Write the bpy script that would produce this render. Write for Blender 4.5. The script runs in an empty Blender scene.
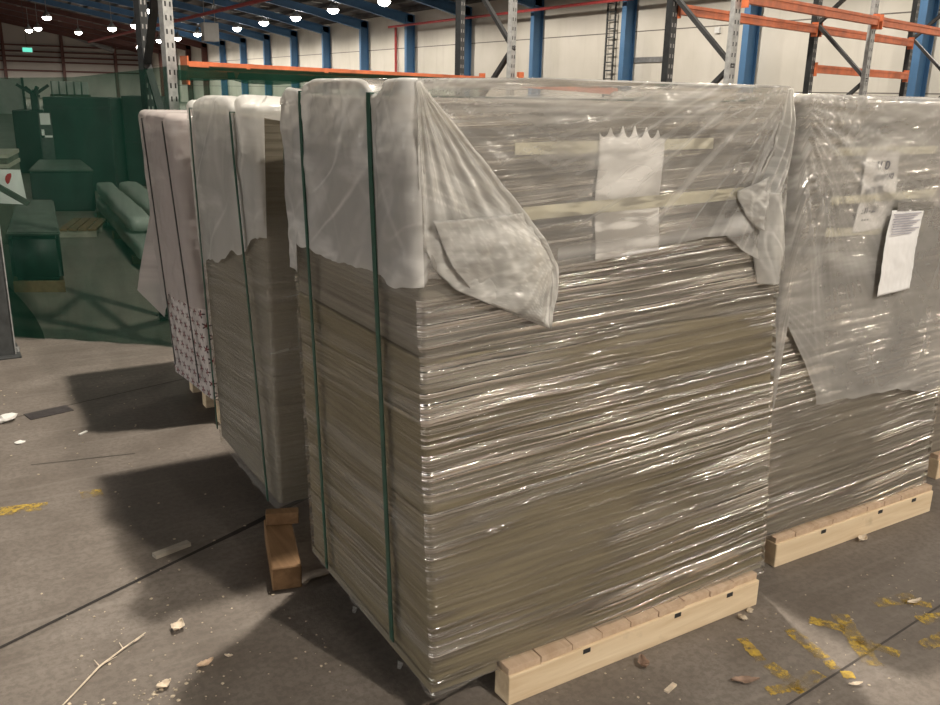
import bpy, bmesh, math, random
from mathutils import Vector, Matrix, noise as mnoise
random.seed(7)
C = bpy.context.scene.collection
PI = math.pi

# ------------------------------------------------------------------ materials
class NT:
    """small helper around a node tree"""
    def __init__(s, name):
        s.m = bpy.data.materials.new(name); s.m.use_nodes = True
        s.t = s.m.node_tree; s.t.nodes.clear()
        s.out = s.n('ShaderNodeOutputMaterial')
    def n(s, typ, **kw):
        nd = s.t.nodes.new(typ)
        for k, v in kw.items():
            if k.startswith('i_'):
                nd.inputs[k[2:].replace('_', ' ')].default_value = v
            else: setattr(nd, k, v)
        return nd
    def l(s, a, b): s.t.links.new(a, b)
    def val(s, sock, v):
        if hasattr(v, 'is_output'): s.l(v, sock)
        else: sock.default_value = v
    def math(s, op, a, b=0.0, c=None, clamp=False):
        nd = s.n('ShaderNodeMath', operation=op, use_clamp=clamp)
        s.val(nd.inputs[0], a); s.val(nd.inputs[1], b)
        if c is not None: s.val(nd.inputs[2], c)
        return nd.outputs[0]
    def uv(s): return s.n('ShaderNodeUVMap').outputs[0]
    def obj(s): return s.n('ShaderNodeTexCoord').outputs['Object']
    def pos(s): return s.n('ShaderNodeNewGeometry').outputs['Position']
    def mapping(s, vec, scale=(1,1,1), loc=(0,0,0), rot=(0,0,0)):
        nd = s.n('ShaderNodeMapping'); s.l(vec, nd.inputs[0])
        nd.inputs['Scale'].default_value = scale; nd.inputs['Location'].default_value = loc; nd.inputs['Rotation'].default_value = rot
        return nd.outputs[0]
    def noise(s, vec, scale=1, detail=4, rough=.55, dist=0):
        nd = s.n('ShaderNodeTexNoise'); s.l(vec, nd.inputs['Vector'])
        nd.inputs['Scale'].default_value = scale; nd.inputs['Detail'].default_value = detail
        nd.inputs['Roughness'].default_value = rough; nd.inputs['Distortion'].default_value = dist
        return nd.outputs['Fac']
    def ramp(s, fac, pts):
        nd = s.n('ShaderNodeValToRGB'); s.val(nd.inputs[0], fac)
        e = nd.color_ramp.elements
        while len(e) < len(pts): e.new(.5)
        for el, (p, c) in zip(e, pts):
            el.position = p
            el.color = (c, c, c, 1) if isinstance(c, (int, float)) else (*c, 1)
        return nd.outputs[0]
    def mixc(s, fac, a, b, mode='MIX'):
        nd = s.n('ShaderNodeMix', data_type='RGBA', blend_type=mode)
        s.val(nd.inputs[0], fac)
        for i, v in ((6, a), (7, b)):
            if hasattr(v, 'is_output'): s.l(v, nd.inputs[i])
            else: nd.inputs[i].default_value = (*v, 1)
        return nd.outputs[2]
    def bump(s, h, dist=.01, strength=1.0):
        nd = s.n('ShaderNodeBump'); s.l(h, nd.inputs['Height'])
        nd.inputs['Distance'].default_value = dist; nd.inputs['Strength'].default_value = strength
        return nd.outputs[0]
    def principled(s, col, rough=.6, metal=0., normal=None, spec=.5):
        b = s.n('ShaderNodeBsdfPrincipled')
        if hasattr(col, 'is_output'): s.l(col, b.inputs['Base Color'])
        else: b.inputs['Base Color'].default_value = (*col, 1)
        s.val(b.inputs['Roughness'], rough); b.inputs['Metallic'].default_value = metal
        b.inputs['Specular IOR Level'].default_value = spec
        if normal is not None: s.l(normal, b.inputs['Normal'])
        return b.outputs[0]
    def mixs(s, fac, a, b):
        nd = s.n('ShaderNodeMixShader'); s.val(nd.inputs[0], fac)
        s.l(a, nd.inputs[1]); s.l(b, nd.inputs[2]); return nd.outputs[0]
    def done(s, sh): s.l(sh, s.out.inputs[0]); return s.m

def plain(name, col, rough=.6, metal=0., var=.25, scale=6., spec=.5):
    t = NT(name); n = t.noise(t.obj(), scale, 5)
    dark = tuple(c*(1-var) for c in col); lite = tuple(min(1, c*(1+var)) for c in col)
    c = t.ramp(n, [(.3, dark), (.7, lite)])
    return t.done(t.principled(c, rough, metal, t.bump(n, .002, .4), spec))

def m_concrete():
    t = NT('concrete'); p = t.pos()
    big = t.noise(p, .55, 5, .6); mid = t.noise(p, 3.2, 6, .65); fine = t.noise(p, 45, 4, .7)
    c = t.ramp(big, [(.3, (.148,.124,.104)), (.55, (.205,.176,.15)), (.75, (.28,.247,.218))])
    c = t.mixc(t.ramp(mid, [(.35, .75), (.62, 0.)]), c, (.12,.098,.08))
    c = t.mixc(t.ramp(fine, [(.42, .45), (.56, 0.)]), c, (.10,.085,.07))
    sp = t.n('ShaderNodeTexVoronoi'); t.l(p, sp.inputs['Vector']); sp.inputs['Scale'].default_value = 16
    specks = t.ramp(sp.outputs['Distance'], [(.035, 1.), (.055, 0.)])
    c = t.mixc(t.math('MULTIPLY', specks, .35), c, (.07,.055,.045))
    # broom / tyre drag marks along x
    dr = t.noise(t.mapping(p, (1.2, 22, 1), rot=(0,0,.5)), 1, 3)
    c = t.mixc(t.ramp(dr, [(.55, 0.), (.75, .18)]), c, (.34,.305,.27))
    r = t.ramp(mid, [(.3, .55), (.7, .8)])
    h = t.math('ADD', t.math('MULTIPLY', fine, .5), mid)
    return t.done(t.principled(c, r, 0, t.bump(h, .006, .5), .35))

def m_boards(name, ca, cb, dens=70):
    """edges of stacked boards: fine horizontal layering"""
    t = NT(name); uv = t.uv()
    lay = t.noise(t.mapping(uv, (.10, dens, 1)), 1, 2, .6)
    bl = t.noise(t.mapping(uv, (2.2, 5., 1)), 1, 4)
    c = t.ramp(lay, [(.3, ca), (.62, cb)])
    c = t.mixc(t.ramp(bl, [(.3, .45), (.65, 0.)]), c, tuple(x*.7 for x in ca))
    return t.done(t.principled(c, .75, 0, t.bump(lay, .006, .8), .3))

def film_shader(t, fac, white, tint, nrm, gf, rough, dnrm=True):
    tr = t.n('ShaderNodeBsdfTransparent'); tr.inputs[0].default_value = (*tint, 1)
    df = t.n('ShaderNodeBsdfDiffuse'); df.inputs[0].default_value = (*white, 1)
    if dnrm: t.l(nrm, df.inputs['Normal'])
    tl = t.n('ShaderNodeBsdfTranslucent'); tl.inputs[0].default_value = (*white, 1)
    base = t.mixs(fac, tr.outputs[0], t.mixs(.25, df.outputs[0], tl.outputs[0]))
    gl = t.n('ShaderNodeBsdfGlossy'); gl.inputs['Roughness'].default_value = rough
    gl.inputs[0].default_value = (1, .97, .92, 1); t.l(nrm, gl.inputs['Normal'])
    return t.done(t.mixs(gf, base, gl.outputs[0]))

def m_film(name, milky=.08, streak=.35, gloss=.10, rough=.10, slope=.045, dens=15, tint=(.97,.965,.94), white=(.78,.75,.70), bumpd=.011, lines=.6):
    """clear stretch film: mostly see-through, milky where it bunches, glossy ridges along the winding direction (UV in metres)"""
    t = NT(name); uv = t.uv()
    warp = t.noise(t.mapping(uv, (1.1, 1.8, 1)), 1, 2)
    sep = t.n('ShaderNodeSeparateXYZ'); t.l(uv, sep.inputs[0]); u, v = sep.outputs[0], sep.outputs[1]
    v2 = t.math('ADD', t.math('ADD', v, t.math('MULTIPLY', u, -slope)), t.math('MULTIPLY', warp, .035))
    cb = t.n('ShaderNodeCombineXYZ'); t.l(u, cb.inputs[0]); t.l(v2, cb.inputs[1]); q = cb.outputs[0]
    a = t.noise(t.mapping(q, (.45, dens, 1)), 1, 2, .5)
    b = t.noise(t.mapping(q, (.8, dens*4.0, 1), loc=(3,7,0)), 1, 2, .5)
    c = t.noise(t.mapping(q, (1.8, dens*8, 1), loc=(1,4,0)), 1, 1, .5)
    region = t.ramp(t.noise(t.mapping(q, (1.2, 4.0, 1), loc=(1,2,0)), 1, 3), [(.40, .10), (.60, 1.)])
    thin = t.math('MULTIPLY', t.ramp(b, [(.585, 0.), (.63, 1.)]), lines)
    band = t.ramp(a, [(.45, 0.), (.68, 1.)])
    st = t.math('MULTIPLY', t.math('MAXIMUM', t.math('MULTIPLY', band, .7), thin), region)
    cr = t.noise(t.mapping(uv, (30, 70, 1)), 1, 2, .5)
    ridge = t.ramp(b, [(.50, 0.), (.66, 1.)]); hair = t.ramp(c, [(.55, 0.), (.68, 1.)])
    h = t.math('ADD', t.math('MULTIPLY', a, .55), t.math('ADD', t.math('MULTIPLY', ridge, .30), t.math('MULTIPLY', hair, .07)))
    h = t.math('ADD', h, t.math('MULTIPLY', cr, .05))
    nrm = t.bump(h, bumpd, 1.0)
    fac = t.math('ADD', t.math('MULTIPLY', st, streak), milky, clamp=True)
    lw = t.n('ShaderNodeFresnel'); lw.inputs[0].default_value = 1.5
    shiny = t.math('MULTIPLY', t.math('MAXIMUM', t.ramp(b, [(.47, 0.), (.56, 1.)]), t.math('MULTIPLY', hair, .8)), region)
    side = t.math('ADD', t.math('MULTIPLY', t.math('GREATER_THAN', u, .845), .82), .18)
    gf = t.math('MULTIPLY', t.math('ADD', t.math('MULTIPLY', t.math('MULTIPLY', shiny, side), gloss), .03), t.math('ADD', lw.outputs[0], .25), clamp=True)
    return film_shader(t, fac, white, tint, nrm, gf, rough, False)

def m_cover(name, milky=.42, white=(.72,.70,.665), rough=.16, gloss=.6, fold=.35, bumpd=.012, scale=1., tint=(.95,.94,.92), left=0., crease=.55):
    """thin cloudy polythene sheet with straight soft creases; 'left' thickens the part with u below the left face's length"""
    t = NT(name); uv = t.uv()
    d1 = t.noise(t.mapping(uv, (1.2*scale, 7*scale, 1), rot=(0,0,.75)), 1, 4, .5)
    d2 = t.noise(t.mapping(uv, (1.4*scale, 6*scale, 1), rot=(0,0,-.55), loc=(3,1,0)), 1, 4, .5)
    d3 = t.noise(t.mapping(uv, (4*scale, 22*scale, 1), rot=(0,0,.2), loc=(2,5,0)), 1, 3, .5)
    cr = t.noise(t.mapping(uv, (16, 20, 1)), 1, 3, .5)
    clump = t.ramp(t.noise(t.mapping(uv, (3, 4, 1), loc=(7,2,0)), 1, 2), [(.42, .1), (.62, 1.)])
    m12 = t.math('MAXIMUM', d1, d2)
    line = t.math('MULTIPLY', t.ramp(m12, [(.56, 0.), (.70, 1.)]), clump)
    h = t.math('ADD', t.math('MULTIPLY', m12, 1.1), t.math('ADD', t.math('MULTIPLY', d3, .35), t.math('MULTIPLY', t.math('MULTIPLY', cr, clump), .28)))
    nrm = t.bump(h, bumpd, 1.0)
    fac = t.math('ADD', t.math('MULTIPLY', line, fold), milky, clamp=True)
    at = t.n('ShaderNodeAttribute', attribute_name='crease')
    fac = t.math('ADD', fac, t.math('MULTIPLY', at.outputs['Fac'], crease), clamp=True)
    if left:
        sep = t.n('ShaderNodeSeparateXYZ'); t.l(uv, sep.inputs[0])
        fac = t.math('ADD', fac, t.math('MULTIPLY', t.math('LESS_THAN', sep.outputs[0], .86), left), clamp=True)
    lw = t.n('ShaderNodeFresnel'); lw.inputs[0].default_value = 1.45; t.l(nrm, lw.inputs['Normal'])
    gl_amt = gloss
    if left: gl_amt = t.math('SUBTRACT', gloss, t.math('MULTIPLY', t.math('LESS_THAN', sep.outputs[0], .86), gloss*.8))
    gf = t.math('MULTIPLY', t.math('MULTIPLY', lw.outputs[0], t.math('ADD', t.math('MULTIPLY', clump, .8), .2)), gl_amt, clamp=True)
    return film_shader(t, fac, white, tint, nrm, gf, rough)

def m_net(name, cover=.5, col=(.018,.075,.05)):
    t = NT(name); uv = t.uv()
    n = t.noise(t.mapping(uv, (2.2, 1.1, 1)), 1, 4, .6, .8)
    fac = t.math('ADD', t.math('MULTIPLY', t.math('SUBTRACT', n, .5), .6), cover, clamp=True)
    tr = t.n('ShaderNodeBsdfTransparent'); tr.inputs[0].default_value = (.84,.96,.90,1)
    df = t.n('ShaderNodeBsdfDiffuse'); df.inputs[0].default_value = (*col, 1)
    tl = t.n('ShaderNodeBsdfTranslucent'); tl.inputs[0].default_value = (*col, 1)
    return t.done(t.mixs(fac, tr.outputs[0], t.mixs(.4, df.outputs[0], tl.outputs[0])))

def m_wood(name, ca, cb, ax=(1,14,14), rough=.7, knots=True):
    t = NT(name); o = t.obj()
    g = t.noise(t.mapping(o, tuple(2.2*a for a in ax)), 1, 5, .6, .6)
    c = t.ramp(g, [(.3, ca), (.7, cb)])
    st = t.noise(o, 9, 4, .6)
    c = t.mixc(t.ramp(st, [(.62, 0.), (.8, .5)]), c, tuple(x*.55 for x in ca))
    return t.done(t.principled(c, rough, 0, t.bump(g, .003, .5), .3))

def m_paint():
    t = NT('worn_yellow_paint'); p = t.pos()
    n = t.noise(p, 26, 5, .75); n2 = t.noise(p, 7, 3)
    a = t.math('ADD', t.math('MULTIPLY', n, .6), t.math('MULTIPLY', n2, .6))
    alpha = t.ramp(a, [(.50, 0.), (.70, .80)])
    tr = t.n('ShaderNodeBsdfTransparent')
    c = t.ramp(n, [(.4, (.30,.20,.06)), (.65, (.62,.42,.05))])
    return t.done(t.mixs(alpha, tr.outputs[0], t.principled(c, .7)))

def m_panelwall():
    t = NT('cream_wall_panel'); p = t.pos()
    sep = t.n('ShaderNodeSeparateXYZ'); t.l(p, sep.inputs[0])
    n = t.noise(p, .5, 4); st = t.noise(t.mapping(p, (2, 2.5, .25)), 1, 4)
    c = t.ramp(n, [(.3, (.60,.57,.50)), (.7, (.70,.665,.60))])
    c = t.mixc(t.ramp(st, [(.55, 0.), (.8, .3)]), c, (.42,.385,.34))
    z1 = t.math('LESS_THAN', t.math('ABSOLUTE', t.math('SUBTRACT', sep.outputs[2], 4.38)), .022)
    z2 = t.math('LESS_THAN', t.math('ABSOLUTE', t.math('SUBTRACT', sep.outputs[2], 1.9)), .02)
    c = t.mixc(t.math('MAXIMUM', z1, z2), c, (.16,.145,.13))
    return t.done(t.principled(c, .8, 0, None, .25))

def m_logo():
    """white printed wrapping with a repeated small maroon and black motif (UV in metres)"""
    t = NT('printed_wrapping'); uv = t.uv()
    sep = t.n('ShaderNodeSeparateXYZ'); t.l(uv, sep.inputs[0])
    S = 1/.062; row = t.math('FLOOR', t.math('MULTIPLY', sep.outputs[1], S*1.05))
    fu = t.math('FRACT', t.math('ADD', t.math('MULTIPLY', sep.outputs[0], S*.8), t.math('MULTIPLY', row, .37)))
    fv = t.math('FRACT', t.math('MULTIPLY', sep.outputs[1], S*1.05))
    x = t.math('SUBTRACT', fu, .5); y = t.math('SUBTRACT', fv, .5)
    r = t.math('SQRT', t.math('ADD', t.math('MULTIPLY', x, x), t.math('MULTIPLY', y, y)))
    th = t.math('ARCTAN2', y, x)
    edge = t.math('ADD', .23, t.math('MULTIPLY', t.math('COSINE', t.math('MULTIPLY', th, 5.)), .15))
    m = t.math('LESS_THAN', r, edge)
    tip = t.math('GREATER_THAN', r, .2)
    n = t.noise(t.mapping(uv, (9, 9, 1)), 1, 4)
    base = t.ramp(n, [(.3, (.44,.40,.39)), (.7, (.62,.58,.56))])
    ink = t.mixc(tip, (.17,.035,.04), (.07,.05,.055))
    return t.done(t.principled(t.mixc(m, base, ink), .45, 0, t.bump(t.noise(t.mapping(uv, (12, 30, 1)), 1, 4), .01, .6)))

M = {}
M['concrete'] = m_concrete()
M['boards'] = m_boards('board_edges', (.160,.132,.082), (.225,.188,.120), 60)
M['boards_grey'] = m_boards('board_edges_grey', (.125,.108,.085), (.235,.208,.168), 48)
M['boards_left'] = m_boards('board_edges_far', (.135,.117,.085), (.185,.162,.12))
M['film'] = m_film('stretch_film', .05, .42, 4.0, .13)
M['film_left'] = m_film('stretch_film_soft', .12, .30, .6, .14, .10, 24, bumpd=.008)
M['cover'] = m_cover('polythene_cover', .20, white=(.78,.765,.74), fold=.5, bumpd=.014, left=.34, gloss=1.6)
M['cover_mid'] = m_cover('polythene_cover_front', .30, white=(.78,.765,.74), fold=.4, bumpd=.014, gloss=1.3, crease=.26)
M['cover_soft'] = m_cover('polythene_cover_side', .52, white=(.82,.805,.77), fold=.30, bumpd=.012, gloss=.35)
M['cover_thick'] = m_cover('polythene_folded', .40, white=(.86,.85,.82), fold=.45, gloss=2.4, bumpd=.014, scale=1.6)
M['cover_pink'] = m_cover('polythene_cover_pink', .66, white=(.60,.545,.52), fold=.3, gloss=.35, bumpd=.012)
M['logo'] = m_logo()
M['net'] = m_net('green_netting', .60, (.013,.062,.042))
M['net_double'] = m_net('green_netting_folded', .84, (.009,.042,.028))
M['strap'] = plain('green_strap', (.020,.075,.05), .45, 0, .25, 30)
M['pine'] = m_wood('pale_pine', (.62,.47,.30), (.78,.64,.45))
M['deck'] = m_wood('deck_board', (.44,.31,.205), (.58,.44,.32), (14,2,14))
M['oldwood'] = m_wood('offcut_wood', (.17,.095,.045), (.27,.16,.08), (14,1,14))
M['greywood'] = m_wood('grey_wood', (.30,.27,.22), (.42,.38,.32))
M['paper'] = plain('white_paper', (.80,.79,.78), .7, 0, .04, 5)
M['ink'] = plain('pen_ink', (.10,.10,.12), .6)
M['print'] = plain('faint_print', (.42,.40,.46), .7)
M['tape'] = plain('cream_tape', (.60,.57,.44), .35, 0, .06, 8)
M['galv'] = plain('galvanised_steel', (.36,.36,.35), .5, .35, .25, 25)
def m_slotted(name, col, slotcol, rough=.5, metal=.3):
    t = NT(name); uv = t.uv(); sep = t.n('ShaderNodeSeparateXYZ'); t.l(uv, sep.inputs[0])
    au = t.math('ABSOLUTE', t.math('SUBTRACT', t.math('ABSOLUTE', sep.outputs[0]), .24))
    fv = t.math('ABSOLUTE', t.math('SUBTRACT', t.math('FRACT', t.math('MULTIPLY', sep.outputs[1], 1/.075)), .5))
    m = t.math('MULTIPLY', t.math('LESS_THAN', au, .085), t.math('LESS_THAN', fv, .19))
    n = t.noise(t.obj(), 25, 4)
    c = t.ramp(n, [(.3, tuple(x*.75 for x in col)), (.7, tuple(x*1.25 for x in col))])
    return t.done(t.principled(t.mixc(m, c, slotcol), rough, metal))
M['galv_slotted'] = m_slotted('galvanised_slotted_steel', (.36,.36,.35), (.02,.02,.02))
M['dark_slotted'] = m_slotted('dark_slotted_steel', (.030,.032,.033), (.30,.29,.28))
M['hole'] = plain('slot_black', (.02,.02,.02), .8)
M['darkpost'] = plain('dark_steel', (.055,.058,.058), .5, .25, .3, 20)
M['brace'] = plain('brace_steel', (.045,.045,.045), .5, .3)
M['orange'] = plain('orange_beam_paint', (.52,.135,.05), .5, 0, .25, 9)
M['blue'] = plain('blue_steel_paint', (.06,.155,.30), .5, 0, .15, 1)
M['maroon'] = plain('oxide_red_steel', (.10,.035,.028), .6, 0, .2, 1)
M['ceil'] = plain('roof_sheeting', (.035,.030,.028), .6, 0, .6, .8)
M['purlin'] = plain('roof_purlin', (.07,.062,.058), .6, 0, .4, 1.5)
M['wall'] = m_panelwall()
M['endwall'] = plain('end_wall_sheeting', (.42,.39,.36), .8, 0, .1, .3)
M['redpipe'] = plain('red_pipe_paint', (.40,.05,.05), .45)
M['greymetal'] = plain('grey_metal', (.22,.22,.22), .5, .3)
M['whitebox'] = plain('white_sheet_metal', (.70,.70,.68), .5, 0, .05)
M['tarp'] = plain('dark_green_tarpaulin', (.014,.022,.020), .6, 0, .3, 4)
M['tarptop'] = plain('pale_green_tarpaulin', (.085,.095,.08), .7, 0, .25, 4)  # load tops get a paler tone than their sides
M['crate'] = plain('olive_crate_board', (.11,.105,.08), .75, 0, .25, 4)
M['black'] = plain('black_rubber', (.02,.02,.022), .6)
M['leaf'] = plain('dry_leaf', (.52,.38,.26), .7, 0, .25, 40)
M['leafpale'] = plain('pale_dry_leaf', (.62,.52,.40), .7, 0, .2, 40)
M['leafbrown'] = plain('brown_dry_leaf', (.26,.17,.12), .7, 0, .3, 40)
M['scrap'] = plain('white_scrap', (.72,.70,.66), .6, 0, .1, 20)
M['crumb'] = plain('floor_crumbs', (.42,.35,.26), .8, 0, .5, 60)
M['drain'] = plain('steel_drain_cover', (.055,.045,.045), .5, .3, .3, 40)
M['joint'] = plain('dark_joint_filler', (.018,.014,.011), .8)
M['thinjoint'] = plain('saw_cut_joint', (.055,.046,.04), .9)
M['paint'] = m_paint()
M['reddot'] = plain('red_ink', (.45,.02,.03), .6)
M['clearwrap'] = m_cover('cloudy_bundle_wrap', .80, white=(.50,.54,.50), gloss=.6)
def emis(name, col, s):
    t = NT(name); e = t.n('ShaderNodeEmission'); e.inputs[0].default_value = (*col, 1); e.inputs[1].default_value = s
    return t.done(e.outputs[0])
M['bulb'] = emis('lamp_glass', (1, .97, .90), 30)
M['exit'] = emis('exit_sign_face', (.15, .75, .55), 1.2)

# ------------------------------------------------------------------ object helpers
def link(name, bm, mat, parent=None, smooth=False, smooth_angle=None):
    me = bpy.data.meshes.new(name); bm.normal_update(); bm.to_mesh(me); bm.free()
    if smooth:
        for p in me.polygons: p.use_smooth = True
    o = bpy.data.objects.new(name, me); C.objects.link(o)
    if mat is not None: me.materials.append(M[mat] if isinstance(mat, str) else mat)
    if parent: o.parent = parent; o.matrix_parent_inverse = Matrix.Translation(-parent.location)
    return o
def thing(name, label, cat, loc=(0,0,0), group=None):
    o = bpy.data.objects.new(name, None); C.objects.link(o); o.empty_display_size = .1
    o.location = loc; tag(o, label, cat, group); return o
def tag(o, label, cat, group=None, kind=None):
    o['label'] = label; o['category'] = cat
    if group: o['group'] = group
    if kind: o['kind'] = kind
    return o
def struct(name, bm, mat, parent=None, **k):
    o = link(name, bm, mat, parent, **k)
    if not parent: o['kind'] = 'structure'
    return o
def B(): return bmesh.new()
def box(bm, x0, x1, y0, y1, z0, z1, bevel=0.):
    v = [bm.verts.new((x, y, z)) for z in (z0, z1) for y in (y0, y1) for x in (x0, x1)]
    fs = [bm.faces.new([v[i] for i in q]) for q in ((0,2,3,1),(4,5,7,6),(0,1,5,4),(2,6,7,3),(0,4,6,2),(1,3,7,5))]
    if bevel:
        es = list({e for f in fs for e in f.edges})
        bmesh.ops.bevel(bm, geom=es, offset=bevel, segments=2, affect='EDGES', profile=.6)
    return bm
def bar(bm, a, b, w, h=None, up=(0,0,1)):
    """rectangular bar from a to b"""
    a = Vector(a); b = Vector(b); d = (b-a).normalized(); upv = Vector(up)
    if abs(d.dot(upv)) > .98: upv = Vector((0,1,0))
    s = d.cross(upv).normalized(); n = s.cross(d); h = h or w
    v = []
    for p in (a, b):
        for i, j in ((-1,-1),(1,-1),(1,1),(-1,1)): v.append(bm.verts.new(p + s*w/2*i + n*h/2*j))
    for q in ((3,2,1,0),(4,5,6,7),(0,1,5,4),(1,2,6,5),(2,3,7,6),(3,0,4,7)): bm.faces.new([v[i] for i in q])
    return bm
def tube(bm, pts, r, seg=8):
    rings = []; pts = [Vector(p) for p in pts]
    for i, p in enumerate(pts):
        d = (pts[min(i+1, len(pts)-1)] - pts[max(i-1, 0)]).normalized()
        up = Vector((0,0,1)) if abs(d.z) < .95 else Vector((1,0,0))
        s = d.cross(up).normalized(); n = s.cross(d)
        rr = r[i] if isinstance(r, (list, tuple)) else r
        rings.append([bm.verts.new(p + (s*math.cos(t)+n*math.sin(t))*rr) for t in [2*PI*k/seg for k in range(seg)]])
    for a, b in zip(rings, rings[1:]):
        for k in range(seg): bm.faces.new((a[k], a[(k+1)%seg], b[(k+1)%seg], b[k]))
    bm.faces.new(rings[0][::-1]); bm.faces.new(rings[-1])
    return bm
def lathe(bm, c, prof, seg=16):
    c = Vector(c); rings = [[bm.verts.new(c + Vector((r*math.cos(2*PI*k/seg), r*math.sin(2*PI*k/seg), z))) for k in range(seg)] for r, z in prof]
    for a, b in zip(rings, rings[1:]):
        for k in range(seg): bm.faces.new((a[k], a[(k+1)%seg], b[(k+1)%seg], b[k]))
    bm.faces.new(rings[0][::-1]); bm.faces.new(rings[-1])
    return bm
def grid_sheet(bm, fn, nu, nv, uvfn=None, cut=None):
    """fn(i/nu, j/nv) -> point ; sets UVs"""
    uvl = bm.loops.layers.uv.verify(); V = []; U = []
    for j in range(nv+1):
        V.append([bm.verts.new(fn(i/nu, j/nv)) for i in range(nu+1)])
    for j in range(nv):
        for i in range(nu):
            if cut and cut((i+.5)/nu, (j+.5)/nv): continue
            f = bm.faces.new((V[j][i], V[j][i+1], V[j+1][i+1], V[j+1][i]))
            for lp, (a, b) in zip(f.loops, ((i,j),(i+1,j),(i+1,j+1),(i,j+1))):
                lp[uvl].uv = uvfn(a/nu, b/nv) if uvfn else (a/nu, b/nv)
    for v in [v for v in bm.verts if not v.link_faces]: bm.verts.remove(v)
    return bm
def N(x, y, z=0., s=1.): return mnoise.noise(Vector((x*s, y*s, z)))
def fN(x, y, z=0., oct=4): return mnoise.fractal(Vector((x, y, z)), 1.0, 2.0, oct)
def solidify(o, t):
    md = o.modifiers.new('thickness', 'SOLIDIFY'); md.thickness = t; md.offset = 0; return o

# ------------------------------------------------------------------ stack geometry
class Box4:
    """a leaning box: corners at z0 and z1, order BL FL FR BR; perimeter parametrised in metres"""
    def __init__(s, z0, z1, bot, top):
        s.z0, s.z1, s.bot, s.top = z0, z1, [Vector((*p, 0)) for p in bot], [Vector((*p, 0)) for p in top]
        s.Lf = [(s.bot[(i+1)%4]-s.bot[i]).length for i in range(4)]
    def pt(s, side, f, z, off):
        k = (z-s.z0)/(s.z1-s.z0)
        c = [b.lerp(t, k) for b, t in zip(s.bot, s.top)]
        a, b = c[side], c[(side+1)%4]; d = (b-a).normalized(); n = Vector((d.y, -d.x, 0))
        if n.dot(a-(c[0]+c[2])/2) < 0: n = -n
        p = a.lerp(b, f) + n*off; p.z = z
        return p, n
    def path(s, steps, rc):
        """list of (side, f, u, arc) with rounded corners: arc = (cornerindex, angle fraction) or None"""
        out = []; u = 0
        for side in range(4):
            L = s.Lf[side]; m = steps[side]
            for i in range(m+1):
                f = (rc + (L-2*rc)*i/m)/L
                out.append((side, f, u+f*L, None))
            for k in (1, 2, 3): out.append((side, 1., u+L+(k-2)*rc*.5, k/4))
            u += L
        return out
    def at(s, e, z, off, rc):
        side, f, u, arc = e
        if arc is None: return s.pt(side, f, z, off)
        L = s.Lf[side]; L2 = s.Lf[(side+1)%4]
        p0, n0 = s.pt(side, 1-rc/L, z, 0); p1, n1 = s.pt((side+1)%4, rc/L2, z, 0)
        cc = p0 - n0*rc
        n = (n0*math.cos(arc*PI/2) + n1*math.sin(arc*PI/2)).normalized()
        return cc + n*(rc+off), n
    def shell(s, steps, rows, zlo, zhi, off, rc, disp=None, topr=.02, cap=True, sides=None, rim=3, omin=-1):
        """zlo may be a function of (side, f, u). Returns a bmesh with UV (u, z)"""
        bm = B(); uvl = bm.loops.layers.uv.verify(); P = s.path(steps, rc); R = []
        n = len(P)
        for j in range(rows+1):
            ring = []
            for e in P:
                lo = zlo(e[0], e[1], e[2]) if callable(zlo) else zlo
                z = lo + (zhi-topr-lo)*j/rows
                o = max(omin, off + (disp(e[0], e[1]*s.Lf[e[0]], z, e[2]) if disp else 0))
                p, nn = s.at(e, z, o, rc); ring.append((bm.verts.new(p), (e[2], z), nn))
            R.append(ring)
        for k in range(1, rim+1):
            a = k/rim*PI/2; ring = []
            for i, e in enumerate(P):
                v, uv, nn = R[rows][i]
                p = v.co + nn*(topr*(math.cos(a)-1)); p.z = v.co.z + topr*math.sin(a)
                ring.append((bm.verts.new(p), (uv[0], zhi-topr+topr*a), nn))
            R.append(ring)
        for a, b in zip(R, R[1:]):
            for i in range(n):
                q = (a[i], a[(i+1)%n], b[(i+1)%n], b[i])
                if sides is not None and P[i][0] not in sides: continue
                f = bm.faces.new([t[0] for t in q])
                uo = q[0][1][0]
                for lp, t in zip(f.loops, q):
                    uu = t[1][0] if i+1 < n or t in (a[i], b[i]) else t[1][0]+sum(s.Lf)
                    lp[uvl].uv = (uu, t[1][1])
        if cap:
            cen = Vector((0,0,0))
            for t in R[-1]: cen += t[0].co
            cen /= n; inner = []
            for t in R[-1]:
                p = t[0].co.lerp(cen, .12); inner.append(bm.verts.new(p))
            for i in range(n):
                f = bm.faces.new((R[-1][i][0], R[-1][(i+1)%n][0], inner[(i+1)%n], inner[i]))
                for lp in f.loops: lp[uvl].uv = (lp.vert.co.x, lp.vert.co.y+3)
            f = bm.faces.new(inner)
            for lp in f.loops: lp[uvl].uv = (lp.vert.co.x, lp.vert.co.y+3)
        for v in [v for v in bm.verts if not v.link_faces]: bm.verts.remove(v)
        return bm

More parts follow.
